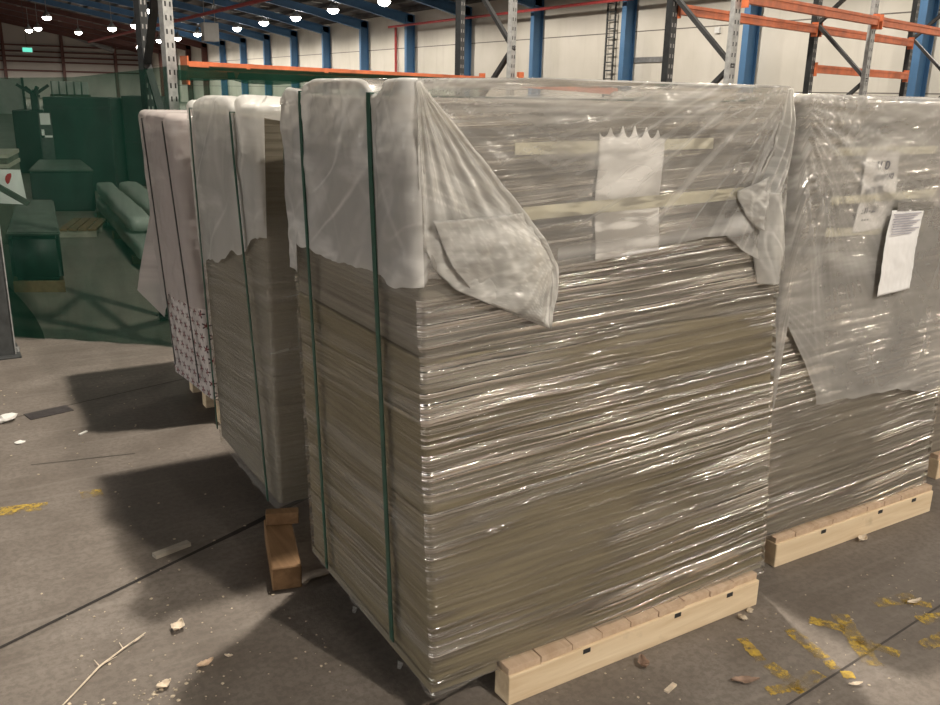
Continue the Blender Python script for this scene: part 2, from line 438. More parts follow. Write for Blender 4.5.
def strap_loop(bm, bx, side, f, off, w, z0, z1, zfun=None, f0=None):
    """flat band running up one side of a stack, over its top and down the opposite side"""
    pts = []
    for i in range(41):
        z = z0 + (z1-z0)*i/40
        ff = f if f0 is None else f0+(f-f0)*i/40
        p, n = bx.pt(side, ff, z, off + (zfun(z) if zfun else 0)); pts.append((p, n))
    opp = (side+2) % 4
    p2, n2 = bx.pt(opp, 1-f, z1, off)
    a = pts[-1][0]
    L = []
    for p, n in pts: L.append(p)
    
    for i in range(1, 8): L.append(a.lerp(p2, i/8) + Vector((0,0,-.006)))
    for i in range(21):
        p, n = bx.pt(opp, 1-f, z1 + (z0-z1)*i/20, off); L.append(p)
    for i in range(len(L)-1):
        d = (L[i+1]-L[i])
        if d.length < 1e-5: continue
    ax = bx.pt(side, .6, z0, 0)[0]-bx.pt(side, .4, z0, 0)[0]; ax = Vector((ax.x, ax.y, 0)).normalized()
    rows = []
    for i, p in enumerate(L):
        d = (L[min(i+1, len(L)-1)]-L[max(i-1, 0)]).normalized(); n = d.cross(ax).normalized()
        rows.append([bm.verts.new(p+ax*s*w/2+n*t*.0015) for s, t in ((-1,-1),(1,-1),(1,1),(-1,1))])
    for a, b in zip(rows, rows[1:]):
        for k in range(4): bm.faces.new((a[k], a[(k+1)%4], b[(k+1)%4], b[k]))
    bm.faces.new(rows[0][::-1]); bm.faces.new(rows[-1])
    bmesh.ops.recalc_face_normals(bm, faces=bm.faces)
    return bm

def fan(x, z, cx, cz, freq, seed, amp, reach=.6):
    r = math.hypot(x-cx, z-cz)
    th = math.atan2(cz-z, x-cx)
    return amp*N(th*freq, seed, 0)*min(1, r/.12)*math.exp(-(r/reach)**2)

def set_crease(bm, fn):
    la = bm.verts.layers.float.new('crease')
    for v in bm.verts: v[la] = max(0., min(1., fn(v.co)))
    return bm
def rays(x, z, cx, cz, freq, seed, reach=.7, sharp=.12, r0=.05):
    """thin creases radiating from a gathered point"""
    r = math.hypot(x-cx, z-cz); th = math.atan2(cz-z, x-cx)
    n = N(th*freq+.25*N(x*4, z*4, seed), seed, .3)
    return max(0, 1-abs(n)/sharp)*min(1, r/r0)*math.exp(-(r/reach)**2)*(.35+.65*max(0, N(x*5, z*5, seed+2)+.4))
def sheet_between(bm, left, right, nu, nv, y, dispf):
    """sheet in the xz plane between two chains of (x, z[, dy]) points, top to bottom"""
    def samp(ch, t):
        L = [0]
        for a, b in zip(ch, ch[1:]): L.append(L[-1]+math.dist(a[:2], b[:2]))
        d = t*L[-1]
        for i in range(len(ch)-1):
            if d <= L[i+1]+1e-9:
                k = (d-L[i])/max(1e-9, L[i+1]-L[i]); A_, B_ = ch[i], ch[i+1]
                return [A_[q]+(B_[q]-A_[q])*k for q in range(2)]
        return list(ch[-1][:2])
    def fn(u, v):
        a, b = samp(left, v), samp(right, v)
        x = a[0]+(b[0]-a[0])*u; z = a[1]+(b[1]-a[1])*u
        return Vector((x, y-dispf(x, z, u, v), z))
    def uvf(u, v):
        p = fn(u, v); return (p.x, p.z)
    return grid_sheet(bm, fn, nu, nv, uvf)

# ------------------------------------------------------------------ the setting
bm = B(); box(bm, -24, 28, -22, 134, -.2, 0); floor = struct('floor', bm, 'concrete')
def strip(pts, w, z=.0015):
    bm = B(); pts = [Vector((*p, z)) for p in pts]; prev = None
    for i, p in enumerate(pts):
        d = (pts[min(i+1, len(pts)-1)]-pts[max(i-1, 0)]).normalized(); s = Vector((-d.y, d.x, 0))
        ww = w[i] if isinstance(w, (list, tuple)) else w
        cur = (bm.verts.new(p+s*ww/2), bm.verts.new(p-s*ww/2))
        if prev: bm.faces.new((prev[0], prev[1], cur[1], cur[0]))
        prev = cur
    bmesh.ops.recalc_face_normals(bm, faces=bm.faces)
    if bm.faces[:][0].normal.z < 0: bmesh.ops.reverse_faces(bm, faces=bm.faces)
    return bm
struct('expansion_joint', strip([(-1.2,2.08),(-.013,2.628),(.30,2.77),(.62,2.915),(.80,2.995),(.97,3.075),(2.4,3.73)], [.013,.013,.014,.016,.026,.03,.02]), 'joint', floor)
struct('saw_cut', strip([(-.5,4.52),(.122,4.683),(.659,4.827),(1.6,5.08)], .008), 'thinjoint', floor)
struct('saw_cut', strip([(1.5,1.262),(1.915,1.305),(2.684,1.385),(4.5,1.575)], .007), 'thinjoint', floor)
struct('saw_cut', strip([(.20,4.03),(.33,4.004),(.455,3.982),(.62,3.95)], .005), 'thinjoint', floor)

def wallx(name, x, mat):
    bm = B(); box(bm, x, x+.2, -22, 134, 0, 6.6); return struct(name, bm, mat)
wallx('wall_right', 27.27, 'wall'); wallx('wall_left', -21.4, 'endwall')
bm = B(); box(bm, -21.2, 27.4, -22.2, -22, 0, 11.2); struct('wall_back', bm, 'endwall')
bm = B(); box(bm, -21.2, 27.4, 132, 132.2, 0, 11.2); wall_far = struct('wall_far', bm, 'endwall')
for x in (9.5, 16.4, 22.9):
    bm = B(); box(bm, x-.18, x+.18, 131.5, 132, 0, 10.5); struct('column', bm, 'maroon', wall_far)
for z in (3.4, 4.5, 5.1, 5.75, 6.5):
    bm = B(); box(bm, -3, 27.2, 131.75, 132, z-.1, z+.1); struct('girt', bm, 'maroon', wall_far)
bm = B()
bar(bm, (17.2,131.6,8.0), (22.8,131.6,6.2), .3, .5)
struct('knee_brace', bm, 'greymetal', wall_far)
def zroof(x): return 6.5+.18*(27.3-max(3, x))-(.18*(3-x) if x < 3 else 0)
bm = B()
for xa, xb in ((27.5, 3), (3, -21.5)):
    v = [bm.verts.new((x, y, zroof(x)+dz)) for dz in (0, .15) for x, y in ((xa,-22.2),(xb,-22.2),(xb,134),(xa,134))]
    for q in ((0,1,2,3),(7,6,5,4),(0,4,5,1),(2,6,7,3),(1,5,6,2),(0,3,7,4)): bm.faces.new([v[i] for i in q])
ceil = struct('ceiling', bm, 'ceil')
x = 26.4
bm = B()
while x > -8:
    bar(bm, (x, 0, zroof(x)-.11), (x, 134, zroof(x)-.11), .09, .2); x -= 1.35
struct('purlins', bm, 'purlin', ceil)
bm = B()
rr = random.Random(3)
for i in range(170):
    x = rr.uniform(2, 25); y = rr.uniform(30, 125); z = zroof(x)-.01
    bar(bm, (x, y, z), (x-rr.uniform(.5, 1.5), y, z+.005+.18*.2), rr.uniform(.15,.4), .01)
tr = struct('roof_glint_patches', bm, 'whitebox', ceil); tr['kind'] = 'stuff'  # pale slats scattered to imitate glints on the dark roof

# portal frames -----------------------------------------------------------------
ordn = ['first','second','third','fourth','fifth','sixth','seventh','eighth','ninth','tenth','eleventh','twelfth','thirteenth','fourteenth','fifteenth','sixteenth']
def hbeam_col(bm, x0, x1, y, z0, z1, fw=.30, tf=.04, tw=.03):
    box(bm, x0, x0+tf, y-fw/2, y+fw/2, z0, z1); box(bm, x1-tf, x1, y-fw/2, y+fw/2, z0, z1)
    box(bm, x0+tf, x1-tf, y-tw/2, y+tw/2, z0, z1)
def rafter(bm, y, xa, xb, depth, fw=.26):
    za, zb = zroof(xa)-.22, zroof(xb)-.22
    for dz, h, w in ((-.02, .04, fw), (-depth+.02, .04, fw), (-depth/2, depth-.06, .03)):
        bar(bm, (xa, y, za+dz), (xb, y, zb+dz), w, h)
for k in range(0, 17):
    y = 17.64+7*k; col = 'blue' if k < 12 else 'maroon'
    if k < 12: lb = 'blue steel portal frame on the cream wall, %s column counted from the right edge' % ordn[k]
    else: lb = 'dark red steel portal frame beyond the blue ones, %s of the red frames going away' % ordn[k-12]
    t = thing('portal_frame', lb, 'steel frame', (26.95, y, 0), 'steel portal frames')
    bm = B(); hbeam_col(bm, 26.62, 27.20, y, 0, 6.3); link('column', bm, col, t)
    bm = B(); rafter(bm, y, 27.2, 3.1, .5)
    # haunch: a tapering knee under the eaves end of the rafter
    for (xa, xb) in ((26.6, 23.2),):
        v = [bm.verts.new(p) for p in ((xa, y-.13, 5.75), (xa, y+.13, 5.75), (xb, y+.13, zroof(xb)-.72), (xb, y-.13, zroof(xb)-.72), (xa, y-.13, zroof(xa)-.3), (xa, y+.13, zroof(xa)-.3))]
        bm.faces.new((v[0], v[1], v[2], v[3])); bm.faces.new((v[0], v[3], v[4])); bm.faces.new((v[1], v[5], v[2]))
    link('rafter', bm, col, t)

# wall fittings
t = thing('wall_ladder', 'grey steel ladder fixed to the cream wall left of the third blue column', 'ladder', (27.1, 33.0, 0))
for y in (32.75, 33.3):
    bm = B(); box(bm, 27.03, 27.1, y-.035, y+.035, .3, 6.2); link('stile', bm, 'darkpost', t)
z = .6
while z < 6.1:
    bm = B(); bar(bm, (27.065, 32.75, z), (27.065, 33.3, z), .05); link('rung', bm, 'darkpost', t); z += .36
bm = B(); box(bm, 27.0, 27.26, 32.0, 32.22, 0, 6.2); box(bm, 27.0, 27.26, 32.22, 32.25, 0, 6.2)
tag(link('cable_duct', bm, 'greymetal'), 'vertical grey cable duct on the cream wall right of the ladder', 'duct')
bm = B(); box(bm, 27.205, 27.265, 29.6, 31.99, 3.08, 3.3)
tag(link('cable_tray', bm, 'greymetal'), 'short horizontal grey cable tray running across a blue column', 'tray')
bm = B(); box(bm, 27.15, 27.27, 26.5, 26.75, 4.1, 4.32, .02)
tag(link('junction_box', bm, 'whitebox'), 'small pale box fixed high on the cream wall between two racks', 'box')
bm = B(); tube(bm, [(27.1, 55.0, 0), (27.1, 55.0, 5.7)], .09)
tag(link('drop_pipe', bm, 'redpipe'), 'thin vertical red pipe on the cream wall between blue columns', 'pipe')
bm = B(); tube(bm, [(26.1, 24, 5.60), (26.1, 54, 5.60)], .07)
tag(link('sprinkler_pipe', bm, 'redpipe'), 'long red pipe running below the eaves along the cream wall', 'pipe')
bm = B(); tube(bm, [(9.0, 24, 4.15), (9.0, 60, 4.15)], .06)
tag(link('sprinkler_pipe', bm, 'redpipe'), 'pale red pipe hanging under the roof at upper left of the orange beam', 'pipe')
t = thing('unit_heater', 'pale boxy unit heater hanging under the roof above the orange beam', 'heater', (10.9, 40.1, 3.6))
bm = B(); box(bm, 10.6, 11.25, 39.9, 40.4, 3.55, 4.3, .03); link('casing', bm, 'whitebox', t)
for x in (10.7, 11.15):
    bm = B(); bar(bm, (x, 40.1, 4.28), (x, 40.1, zroof(x)-.02), .03); link('hanger', bm, 'galv', t)
t = thing('exit_sign', 'small lit green exit sign hanging far away near the end wall', 'sign', (7.2, 77.4, 4.1))
bm = B(); box(bm, 6.85, 7.6, 77.4, 77.5, 3.95, 4.33, .02); link('housing', bm, 'whitebox', t)
bm = B(); box(bm, 6.9, 7.55, 77.385, 77.398, 3.99, 4.29); link('face', bm, 'exit', t)
bm = B(); bar(bm, (7.2, 77.45, 4.3), (7.2, 77.45, zroof(7.2)), .03); link('hanger', bm, 'darkpost', t)

# ------------------------------------------------------------------ lamps
LCOL = (1.0, .915, .80)
def lamp_light(x, y, z, w, col=LCOL):
    L = bpy.data.lights.new('high_bay_light', 'SPOT'); L.energy = w; L.color = col
    L.spot_size = math.radians(172); L.spot_blend = .35; L.shadow_soft_size = .10
    o = bpy.data.objects.new('high_bay_light', L); C.objects.link(o); o.location = (x, y, z); return o
def high_bay(x, y, z, label, w=1200, r=.33):
    t = thing('high_bay_lamp', label, 'lamp', (x, y, z), 'lit ceiling lamps')
    bm = B(); lathe(bm, (x, y, z), [(.07,.55),(.09,.42),(.16,.34),(r+.04,0),(r,0.0),(.14,.30),(.05,.33)]); link('reflector', bm, 'galv', t, True)
    bm = B(); lathe(bm, (x, y, z-.02), [(.04,-.26),(r*.7,-.2),(r+.02,-.05),(r,.03),(.05,.06)], 14); link('bulb', bm, 'bulb', t, True)  # oversized dome hung below the rim imitates lamp glare
    bm = B(); bar(bm, (x, y, z+.5), (x, y, zroof(x)-.01), .03); link('rod', bm, 'galv', t)
    lamp_light(x, y, z-.33, w)
W = 1250
lr = [(22.5,47.1,6.43),(22.5,54.4,6.47),(22.5,61,6.40),(22.5,67.8,6.43),(22.5,74.6,6.36),(22.5,81.4,6.36),(22.5,86.9,6.45)]
for i, p in enumerate(lr):
    high_bay(*p, 'lit high bay lamp in the row under the blue rafters, %s from the right' % ordn[i], W)
for (p, lb) in (((13.1,61.4,6.3),'lit high bay lamp right against the left dark rack post, high up'),
                ((15.1,77,6.3),'lit high bay lamp just left of the dark rack post'),
                ((14.3,82.5,6.3),'lit high bay lamp with a long rod left of the dark rack post'),
                ((22.1,93,6.3),'lit lamp in the narrow view right of the pale slotted rack post'),
                ((21.7,99,6.3),'lit lamp just left of the pale slotted rack post'),
                ((23.4,118,6.3),'lit lamp low beside the dark rack post near the far wall'),
                ((10.6,101.1,7.0),'lit lamp at far left, brighter right one of a close pair'),
                ((10.2,105.5,7.0),'lit lamp at far left, left one of a close pair'),
                ((14.8,104.7,7.0),'lit lamp above the end wall between two red columns'),
                ((9.6,84.3,7.0),'lit lamp standing in for a cyan window, highest at far left')):  # last lamp is added where a small cyan window sits
    high_bay(*p, lb, W)
# the rows carry on over and behind the camera
for k in range(-3, 9): lamp_light(2.38, 3.75+7*k, 6.15, W*(1.55 if k == 0 else 1.15 if k == -1 else .6 if k < 0 else .16))
for k in range(-3, 5): lamp_light(12.4, 3.75+7*k, 6.15, W*(.6 if k < 2 else .3))
for k in range(-3, 6): lamp_light(22.5, 3.75+7*k, 6.4, W*.85)
for y in (-14, -3, 8): lamp_light(-20, y, 6.2, W*2.5, (1, .98, .94))  # added stand-ins for unseen far-left lamp rows, boosted to brighten the left faces
for x in (8, 16, 23): lamp_light(x, 118, 6.4, W*1.5)  # extra lights without fixtures, added to brighten the far end wall

# ------------------------------------------------------------------ pallets
def pallet(label, x0, x1, yf, yb, group='timber pallets under the stacks', zb=.092, boards=9):
    t = thing('timber_pallet', label, 'pallet', ((x0+x1)/2, yf, 0), group)
    for i, y in enumerate((yf, (yf+yb)/2-.035, yb-.07)):
        bm = B(); box(bm, x0, x1, y, y+.07, 0, zb, .004); link('bearer', bm, 'pine', t)
        if i == 0:
            for f in (.27, .63, .86):
                xx = x0+(x1-x0)*f
                bm = B(); box(bm, xx-.013, xx+.013, y-.0015, y+.004, zb-.018, zb-.004); link('slot', bm, 'hole', t)
    n = boards; w = (x1-x0)/n
    for i in range(n):
        rx = random.uniform(-.002, .002)
        bm = B(); box(bm, x0+i*w+.0015, x0+(i+1)*w-.0015, yf+.006+random.uniform(0,.006), yb, zb, zb+.021+rx*.3, .002); link('deck_board', bm, 'deck', t)
    return t
t = pallet('pale timber pallet under the nearest front stack, full face in view', 1.158, 2.150, 1.681, 2.55)
t.rotation_euler = (0, 0, math.radians(1.0))
pallet('pale timber pallet under the right stack with the two paper notes', 2.392, 3.320, 1.825, 2.68)
pallet('timber pallet of which only a corner shows at the right edge', 3.640, 4.70, 2.0, 2.85)
pallet('timber pallet mostly hidden in shadow under the second stack of the left row', 1.14, 2.1, 2.98, 3.62)
t = pallet('timber pallet with yellowish blocks under the printed white stack', 1.06, 2.15, 4.12, 4.74)

# ------------------------------------------------------------------ stack A (front)
ZT = 1.638
A_ = Box4(.112, ZT, [(.948,2.575),(.952,1.722),(2.200,1.722),(2.240,2.575)], [(.908,2.575),(.903,1.752),(2.082,1.752),(2.13,2.57)])  # unseen back right corner widened to block light between the stacks
tA = thing('wrapped_board_stack', 'tall film wrapped board stack nearest the camera with one blank paper on its front', 'board stack', (1.57, 2.15, .112), 'wrapped board stacks')
ZS = 1.0
bm = A_.shell((40,60,12,12), 60, .114, ZS, 0, .018, lambda s,t,z,u: .0015*fN(u*1.5, z*14, 1), .008); link('lower_pack', bm, 'boards', tA, True)
bm = A_.shell((40,60,12,12), 45, ZS+.004, ZT-.05, -.004, .015, lambda s,t,z,u: .0015*fN(u*.7, z*18, 5), .01); link('upper_pack', bm, 'boards_grey', tA, True)
def wrapA(s, t, z, u):
    d = .0022*fN(u*.5, (z-.045*u)*16, 3) + .001*fN(u*1.2, (z-.045*u)*50, 4)
    if z > ZS-.05 and z < ZS+.03: d -= .004
    return d
def hemA(s, f, u): return .094-.026*max(0, fN(u*9, 3.3))-(.02*math.exp(-((f-1)/.05)**2) if s == 0 else 0)-(.02*math.exp(-(f/.06)**2) if s == 1 else 0)
bm = A_.shell((90,130,20,20), 190, hemA, 1.585, .009, .013, wrapA, .004, cap=False); link('stretch_film', bm, 'film', tA, True)
SA = ((1.92, .028), (2.395, .028))
def hump(y, straps, depth=.02, w=.035):
    return -sum(depth*math.exp(-((y-sy)/w)**2) for sy, _ in straps)
def coverA(s, t, z, u):
    d = .0
    if s == 0:
        y = A_.bot[0].y - t; top = max(0, (z-1.40)/.23)
        d = .012+.006*fN(y*5, z*3, 11) + hump(y, SA, .012+.03*top)
        d += .009*N(y*7+z*9, z*2.5-y*3, 4)+.004*N(y*15+z*24, z*5-y*7, 5)
        d += .010*top*fN(y*13, z*7, 31) + .012*top*N(y*22, z*5, 8)
        d -= .006*min(1, max(0, (y-2.46)/.08))
    elif s == 1:
        x = A_.bot[1].x + t
        d = .005*fN(x*4, z*4, 13) + fan(x, z, 2.09, 1.65, 9, 1.7, .022, .55) + fan(x, z, .90, 1.64, 9, 4.1, .010, .35)
        d += .004*N(x*3, z*26, 2)
    else: d = .006*fN(u*3, z*4, 8)
    return d
def chemA(s, f, u):
    j = .018*fN(u*7, 1.7, 0, 3)
    if s == 0:
        y = A_.bot[0].y - f*A_.Lf[0]
        h = 1.075 if y > 2.49 else (1.168 if y > 2.2 else 1.168+.02*(2.2-y))
        return h + j
    if s == 1:
        x = A_.bot[1].x + f*A_.Lf[1]
        if x < 1.3: return 1.20-.03*min(1, (x-.9)/.4)+j*.4
        if x < 1.62: return 1.17+.055*(x-1.3)/.32+j*.4
        if x < 1.95: return 1.225+.01*(x-1.6)/.3+j*.5
        return 1.235-.10*(x-1.95)/.2+j
    return 1.15+j
# top profile is domed between the straps on the left face
def creaseA(c):
    x, y, z = c
    if y < 1.83 and x > .92:
        k = .9*rays(x, z, 2.30, 1.86, 16, 1.2, .9, .10) + .8*rays(x, z, 2.09, 1.64, 7, 3.3, .4, .10) + .6*rays(x, z, .90, 1.64, 9, 5.3, .35, .10)
        if 1.29 < x < 1.97: k += .5*max(0, 1-abs(z-1.240-.04*(x-1.6))/.022)
        k += .55*max(0, 1-abs(N(x*.8, z*42, 7))/.12)*max(0, (z-1.50)/.13) + .25*max(0, fN(x*3, z*5, 4))  # thin horizontal glints near the top are painted in as whitening
        return k
    return .8*max(0, 1-abs(N(y*5+z*7, z*2-y*2, 4))/.07)*max(0, N(y*3, z*3, 9)+.3) + .6*max(0, 1-abs(N(y*9-z*6, z*2, 14))/.09)*max(0, N(y*3, z*3, 19)+.2) + .5*max(0, fN(y*5+z*3, z*6, 6))
bm = A_.shell((120,190,24,24), 90, chemA, ZT+.002, .018, .014, coverA, .014, rim=5, omin=.0185)
for v in bm.verts:
    if v.co.z > ZT-.08 and v.co.x < 1.25:
        k = max(0, (1.25-v.co.x)/.35); k = min(1, k)
        v.co.z += k*min(1, (v.co.z-(ZT-.08))/.06)*(hump(v.co.y, SA, .035, .05)-.009-(.055*max(0, (v.co.y-2.40))/.2 if v.co.y > 2.40 else 0))
set_crease(bm, creaseA); link('polythene_cover', bm, 'cover', tA, True)
# folded-over flap at the upper left of the front face
YA = 1.70
bm = sheet_between(B(), [(.893,1.625),(.900,1.45),(.908,1.286),(.955,1.205),(1.003,1.163),(1.10,1.118),(1.262,1.045)],
    [(.900,1.628),(1.05,1.475),(1.192,1.327),(1.245,1.265),(1.287,1.199),(1.283,1.12),(1.270,1.043)], 60, 90, YA+.022,
    lambda x, z, u, v: .010*N((x-z)*9, (x+z)*3, 6)*v + .012*math.sin(u*PI)*v + .007*fN(x*12, z*12, 3)+ (.012*v if u > .94 else 0) + fan(x, z, .90, 1.62, 14, 2.2, .012, .6))
set_crease(bm, lambda c: .9*rays(c.x, c.z, 1.27, 1.235, 13, 2.1, .5, .13)+.8*rays(c.x, c.z, .89, 1.66, 12, 8.1, .45, .10)+.35*max(0, fN(c.x*6, c.z*6, 2))); o = link('polythene_flap', bm, 'cover_thick', tA, True); solidify(o, .0008)
# second crumpled layer on the flap's lower half
bm = sheet_between(B(), [(.93,1.33),(.985,1.22),(1.06,1.14),(1.24,1.06)], [(1.18,1.335),(1.225,1.27),(1.265,1.20),(1.255,1.06)], 50, 50, YA+.012,
    lambda x, z, u, v: .016*fN(x*7, z*7, 9)+.010*math.sin(u*PI))
set_crease(bm, lambda c: .9*rays(c.x, c.z, 1.27, 1.235, 13, 2.1, .5, .13)+.8*rays(c.x, c.z, .89, 1.66, 12, 8.1, .45, .10)+.35*max(0, fN(c.x*6, c.z*6, 2))); o = link('polythene_flap', bm, 'cover_thick', tA, True); solidify(o, .0008)
# gathered corner of the cover hanging at the upper right
def gather(x, z, u, v): return .024*math.sin(u*PI)*min(1, v*3+.15)+.009*math.sin(u*21+2*v)*min(1, v*2+.1)+.004*fN(x*14, z*8, 2)
bm = sheet_between(B(), [(2.062,1.632),(2.02,1.47),(1.955,1.355),(1.94,1.33)], [(2.085,1.632),(2.105,1.52),(2.10,1.42),(2.075,1.335)], 44, 70, YA+.035, gather)
set_crease(bm, lambda c: .5*max(0, 1-abs(N(c.x*17+c.z*9, c.z*6, 3))/.10)+.3*max(0, fN(c.x*9, c.z*5, 2))); o = link('polythene_gather', bm, 'cover_thick', tA, True); solidify(o, .0008)
bm = sheet_between(B(), [(1.985,1.352),(1.985,1.27),(1.99,1.17),(2.02,1.085)], [(2.075,1.352),(2.10,1.27),(2.125,1.19),(2.105,1.088)], 30, 50, YA+.03,
    lambda x, z, u, v: .035*math.sin(u*PI)+.006*fN(x*20, z*6, 2))
set_crease(bm, lambda c: .5*max(0, 1-abs(N(c.x*17+c.z*9, c.z*6, 3))/.10)+.3*max(0, fN(c.x*9, c.z*5, 2))); o = link('polythene_tail', bm, 'cover_thick', tA, True); solidify(o, .0008)
bm = sheet_between(B(), [(1.885,1.36),(1.892,1.335),(1.93,1.29),(1.98,1.25)], [(2.02,1.40),(2.04,1.36),(2.05,1.32),(2.00,1.245)], 30, 40, YA+.018,
    lambda x, z, u, v: .010*fN(x*15, z*15, 7)+.014*math.sin(u*PI))
set_crease(bm, lambda c: .5*max(0, 1-abs(N(c.x*17+c.z*9, c.z*6, 3))/.10)+.3*max(0, fN(c.x*9, c.z*5, 2))); o = link('polythene_tuft', bm, 'cover_thick', tA, True); solidify(o, .0008)
# green straps
for y, w in SA:
    f = (2.575-y)/A_.Lf[0]
    bm = strap_loop(B(), A_, 0, f, .0225, .021 if y < 2.2 else .017, .135 if y < 2.2 else .12, ZT-.040, lambda z: -.003*max(0, (z-1.4)/.23))
    link('strap', bm, 'strap', tA)
# torn film ends under the left edge
bm = B(); box(bm, .945, 1.150, 1.722, 2.57, .086, .1125, .004); link('bottom_sheet', bm, 'boards', tA)
for (y, l) in ((1.88, .05), (2.19, .045)):
    bm = grid_sheet(B(), lambda u, v: Vector((.934+.004*math.sin(u*6), y+(u-.5)*.03*(1-.5*v)+.01*v, .09-l*v*.6)), 4, 4)
    link('film_end', bm, 'cover_thick', tA, True)

# paper notes and tapes -------------------------------------------------------------
def frontY(bx, x, z):
    f = (x-bx.bot[1].x)/bx.Lf[1]; return bx.pt(1, f, z, 0)[0].y
def note_sheet(bx, tl, tr, br, bl, torn, off, amp=.004, seed=1):
    def fn(u, v):
        a = (tl[0]+(tr[0]-tl[0])*u, tl[1]+(tr[1]-tl[1])*u); b = (bl[0]+(br[0]-bl[0])*u, bl[1]+(br[1]-bl[1])*u)
        x = a[0]+(b[0]-a[0])*v; z = a[1]+(b[1]-a[1])*v
        if torn and v < .2:
            z += (1-v/.2)*torn*(1-abs(math.sin(u*PI*5.5+.4))**.6)*(.7+.6*math.sin(u*PI))
        x += .004*math.sin(v*7+seed)
        return Vector((x, frontY(bx, x, z)-off-amp*(1+fN(u*2, v*3, seed)), z))
    return grid_sheet(B(), fn, 66, 40)
def tape(bx, x0, z0, x1, z1, h, off, mat, parent):
    def fn(u, v):
        x = x0+(x1-x0)*u; z = z0+(z1-z0)*u-h*(v-.5)
        return Vector((x, frontY(bx, x, z)-off-.0008*fN(u*9, v, 2), z))
    o = link('tape_strip', grid_sheet(B(), fn, 40, 2), mat, parent); solidify(o, .0006); return o
nA = thing('paper_note', 'blank white torn-edged paper taped under the film on the nearest stack', 'paper', (1.51, 1.735, 1.2), 'papers taped to the stacks')
o = link('sheet', note_sheet(A_, (1.404,1.506), (1.617,1.500), (1.622,1.212), (1.408,1.200), .032, .0135, .0012), 'paper', nA, True); solidify(o, .0006)
tape(A_, 1.163, 1.480, 1.80, 1.487, .028, .010, 'tape', nA); tape(A_, 1.185, 1.330, 1.925, 1.352, .032, .0172, 'tape', nA)

# ------------------------------------------------------------------ stack E (right)
E_ = Box4(.112, 1.618, [(2.265,2.70),(2.315,1.862),(3.312,1.862),(3.315,2.70)], [(2.235,2.70),(2.285,1.868),(3.25,1.868),(3.25,2.70)])  # hidden back left corner pushed out to close the light gap
tE = thing('wrapped_board_stack', 'film wrapped board stack on the right with a handwritten note and a printed sheet', 'board stack', (2.8, 2.28, .112), 'wrapped board stacks')
bm = E_.shell((12,50,20,10), 70, .114, 1.60, 0, .018, lambda s,t,z,u: .0015*fN(u*1.0, z*16, 21), .01); link('board_pack', bm, 'boards_grey', tE, True)
bm = E_.shell((20,110,30,16), 150, .104, 1.58, .009, .013, lambda s,t,z,u: .0022*fN(u*.6, (z-.045*u)*18, 23), .004, cap=False); link('stretch_film', bm, 'film', tE, True)
def coverE(s, t, z, u):
    if s == 1:
        x = E_.bot[1].x + t
        return .006*fN(x*4, z*4, 33) + fan(x, z, 2.27, 1.60, 11, 3.7, .03, .7) + fan(x, z, 2.50, 1.40, 7, 5.5, .014, .35) + fan(x, z, 3.3, 1.62, 8, 6.1, .012, .5)
    return .006*fN(u*3, z*4, 18)
def chemE(s, f, u):
    j = .03*fN(u*6, 4.7, 0, 3)
    if s == 1:
        if f < .22: return .93-.30*f/.22 + j*.6
        return .62-.08*f + j
    return .60 + j
def creaseE(c):
    x, y, z = c
    if y < 1.95:
        return 1.0*rays(x, z, 2.25, 1.64, 11, 3.7, .75, .11) + .9*rays(x, z, 2.40, 1.43, 8, 5.1, .4, .11) + .7*rays(x, z, 3.3, 1.7, 9, 6.6, .7, .1) + .7*rays(x, z, 2.22, 1.02, 7, 2.9, .4, .12) + .45*max(0, 1-abs(N(x*.8-z, z*14, 8))/.07)*max(0, .2+N(x*2, z*4, 2)) + .2*max(0, fN(x*3, z*4, 4))
    return .3*max(0, fN(y*4, z*4, 6))
bm = E_.shell((20,170,30,16), 110, chemE, 1.622, .018, .03, coverE, .025, rim=5, omin=.0185); set_crease(bm, creaseE); link('polythene_cover', bm, 'cover_mid', tE, True)
def text_obj(name, s, size, loc, parent, mat, tilt=0., shear=0., sy=1.0):
    cu = bpy.data.curves.new(name, 'FONT'); cu.body = s; cu.size = size; cu.shear = shear; cu.extrude = .0003; cu.offset = size*.022
    o = bpy.data.objects.new(name, cu); C.objects.link(o)
    dg = bpy.context.evaluated_depsgraph_get(); me = bpy.data.meshes.new_from_object(o.evaluated_get(dg))
    bpy.data.objects.remove(o)
    o = bpy.data.objects.new(name, me); C.objects.link(o); me.materials.append(M[mat])
    mat4 = Matrix.Translation(loc) @ Matrix.Rotation(tilt, 4, 'Y') @ Matrix.Rotation(PI/2, 4, 'X') @ Matrix.Diagonal((1, sy, 1, 1))
    me.transform(mat4)
    o.parent = parent; o.matrix_parent_inverse = Matrix.Translation(-parent.location)
    return o
nE = thing('paper_note', 'torn-edged white note with faint handwriting on the right stack', 'paper', (2.72, 1.85, 1.19), 'papers taped to the stacks')
sh = link('sheet', note_sheet(E_, (2.622,1.450), (2.796,1.440), (2.800,1.190), (2.602,1.180), .020, .0135, .0012, 4), 'paper', nE, True); solidify(sh, .0006)
yw = 1.8655-.0165
for s, sz, x, z, ti in (('H  D', .034, 2.668, 1.388, .0), ('COMPU12', .022, 2.668, 1.352, -.05), ('M1X TR', .026, 2.632, 1.307, -.08), ('1', .022, 2.675, 1.275, 0), (': 11 - 221', .022, 2.625, 1.245, -.04), ('. . .', .03, 2.630, 1.222, 0)):
    text_obj('handwriting', s, sz, (x, yw-.003, z), nE, 'ink', ti, .25, 1.15)
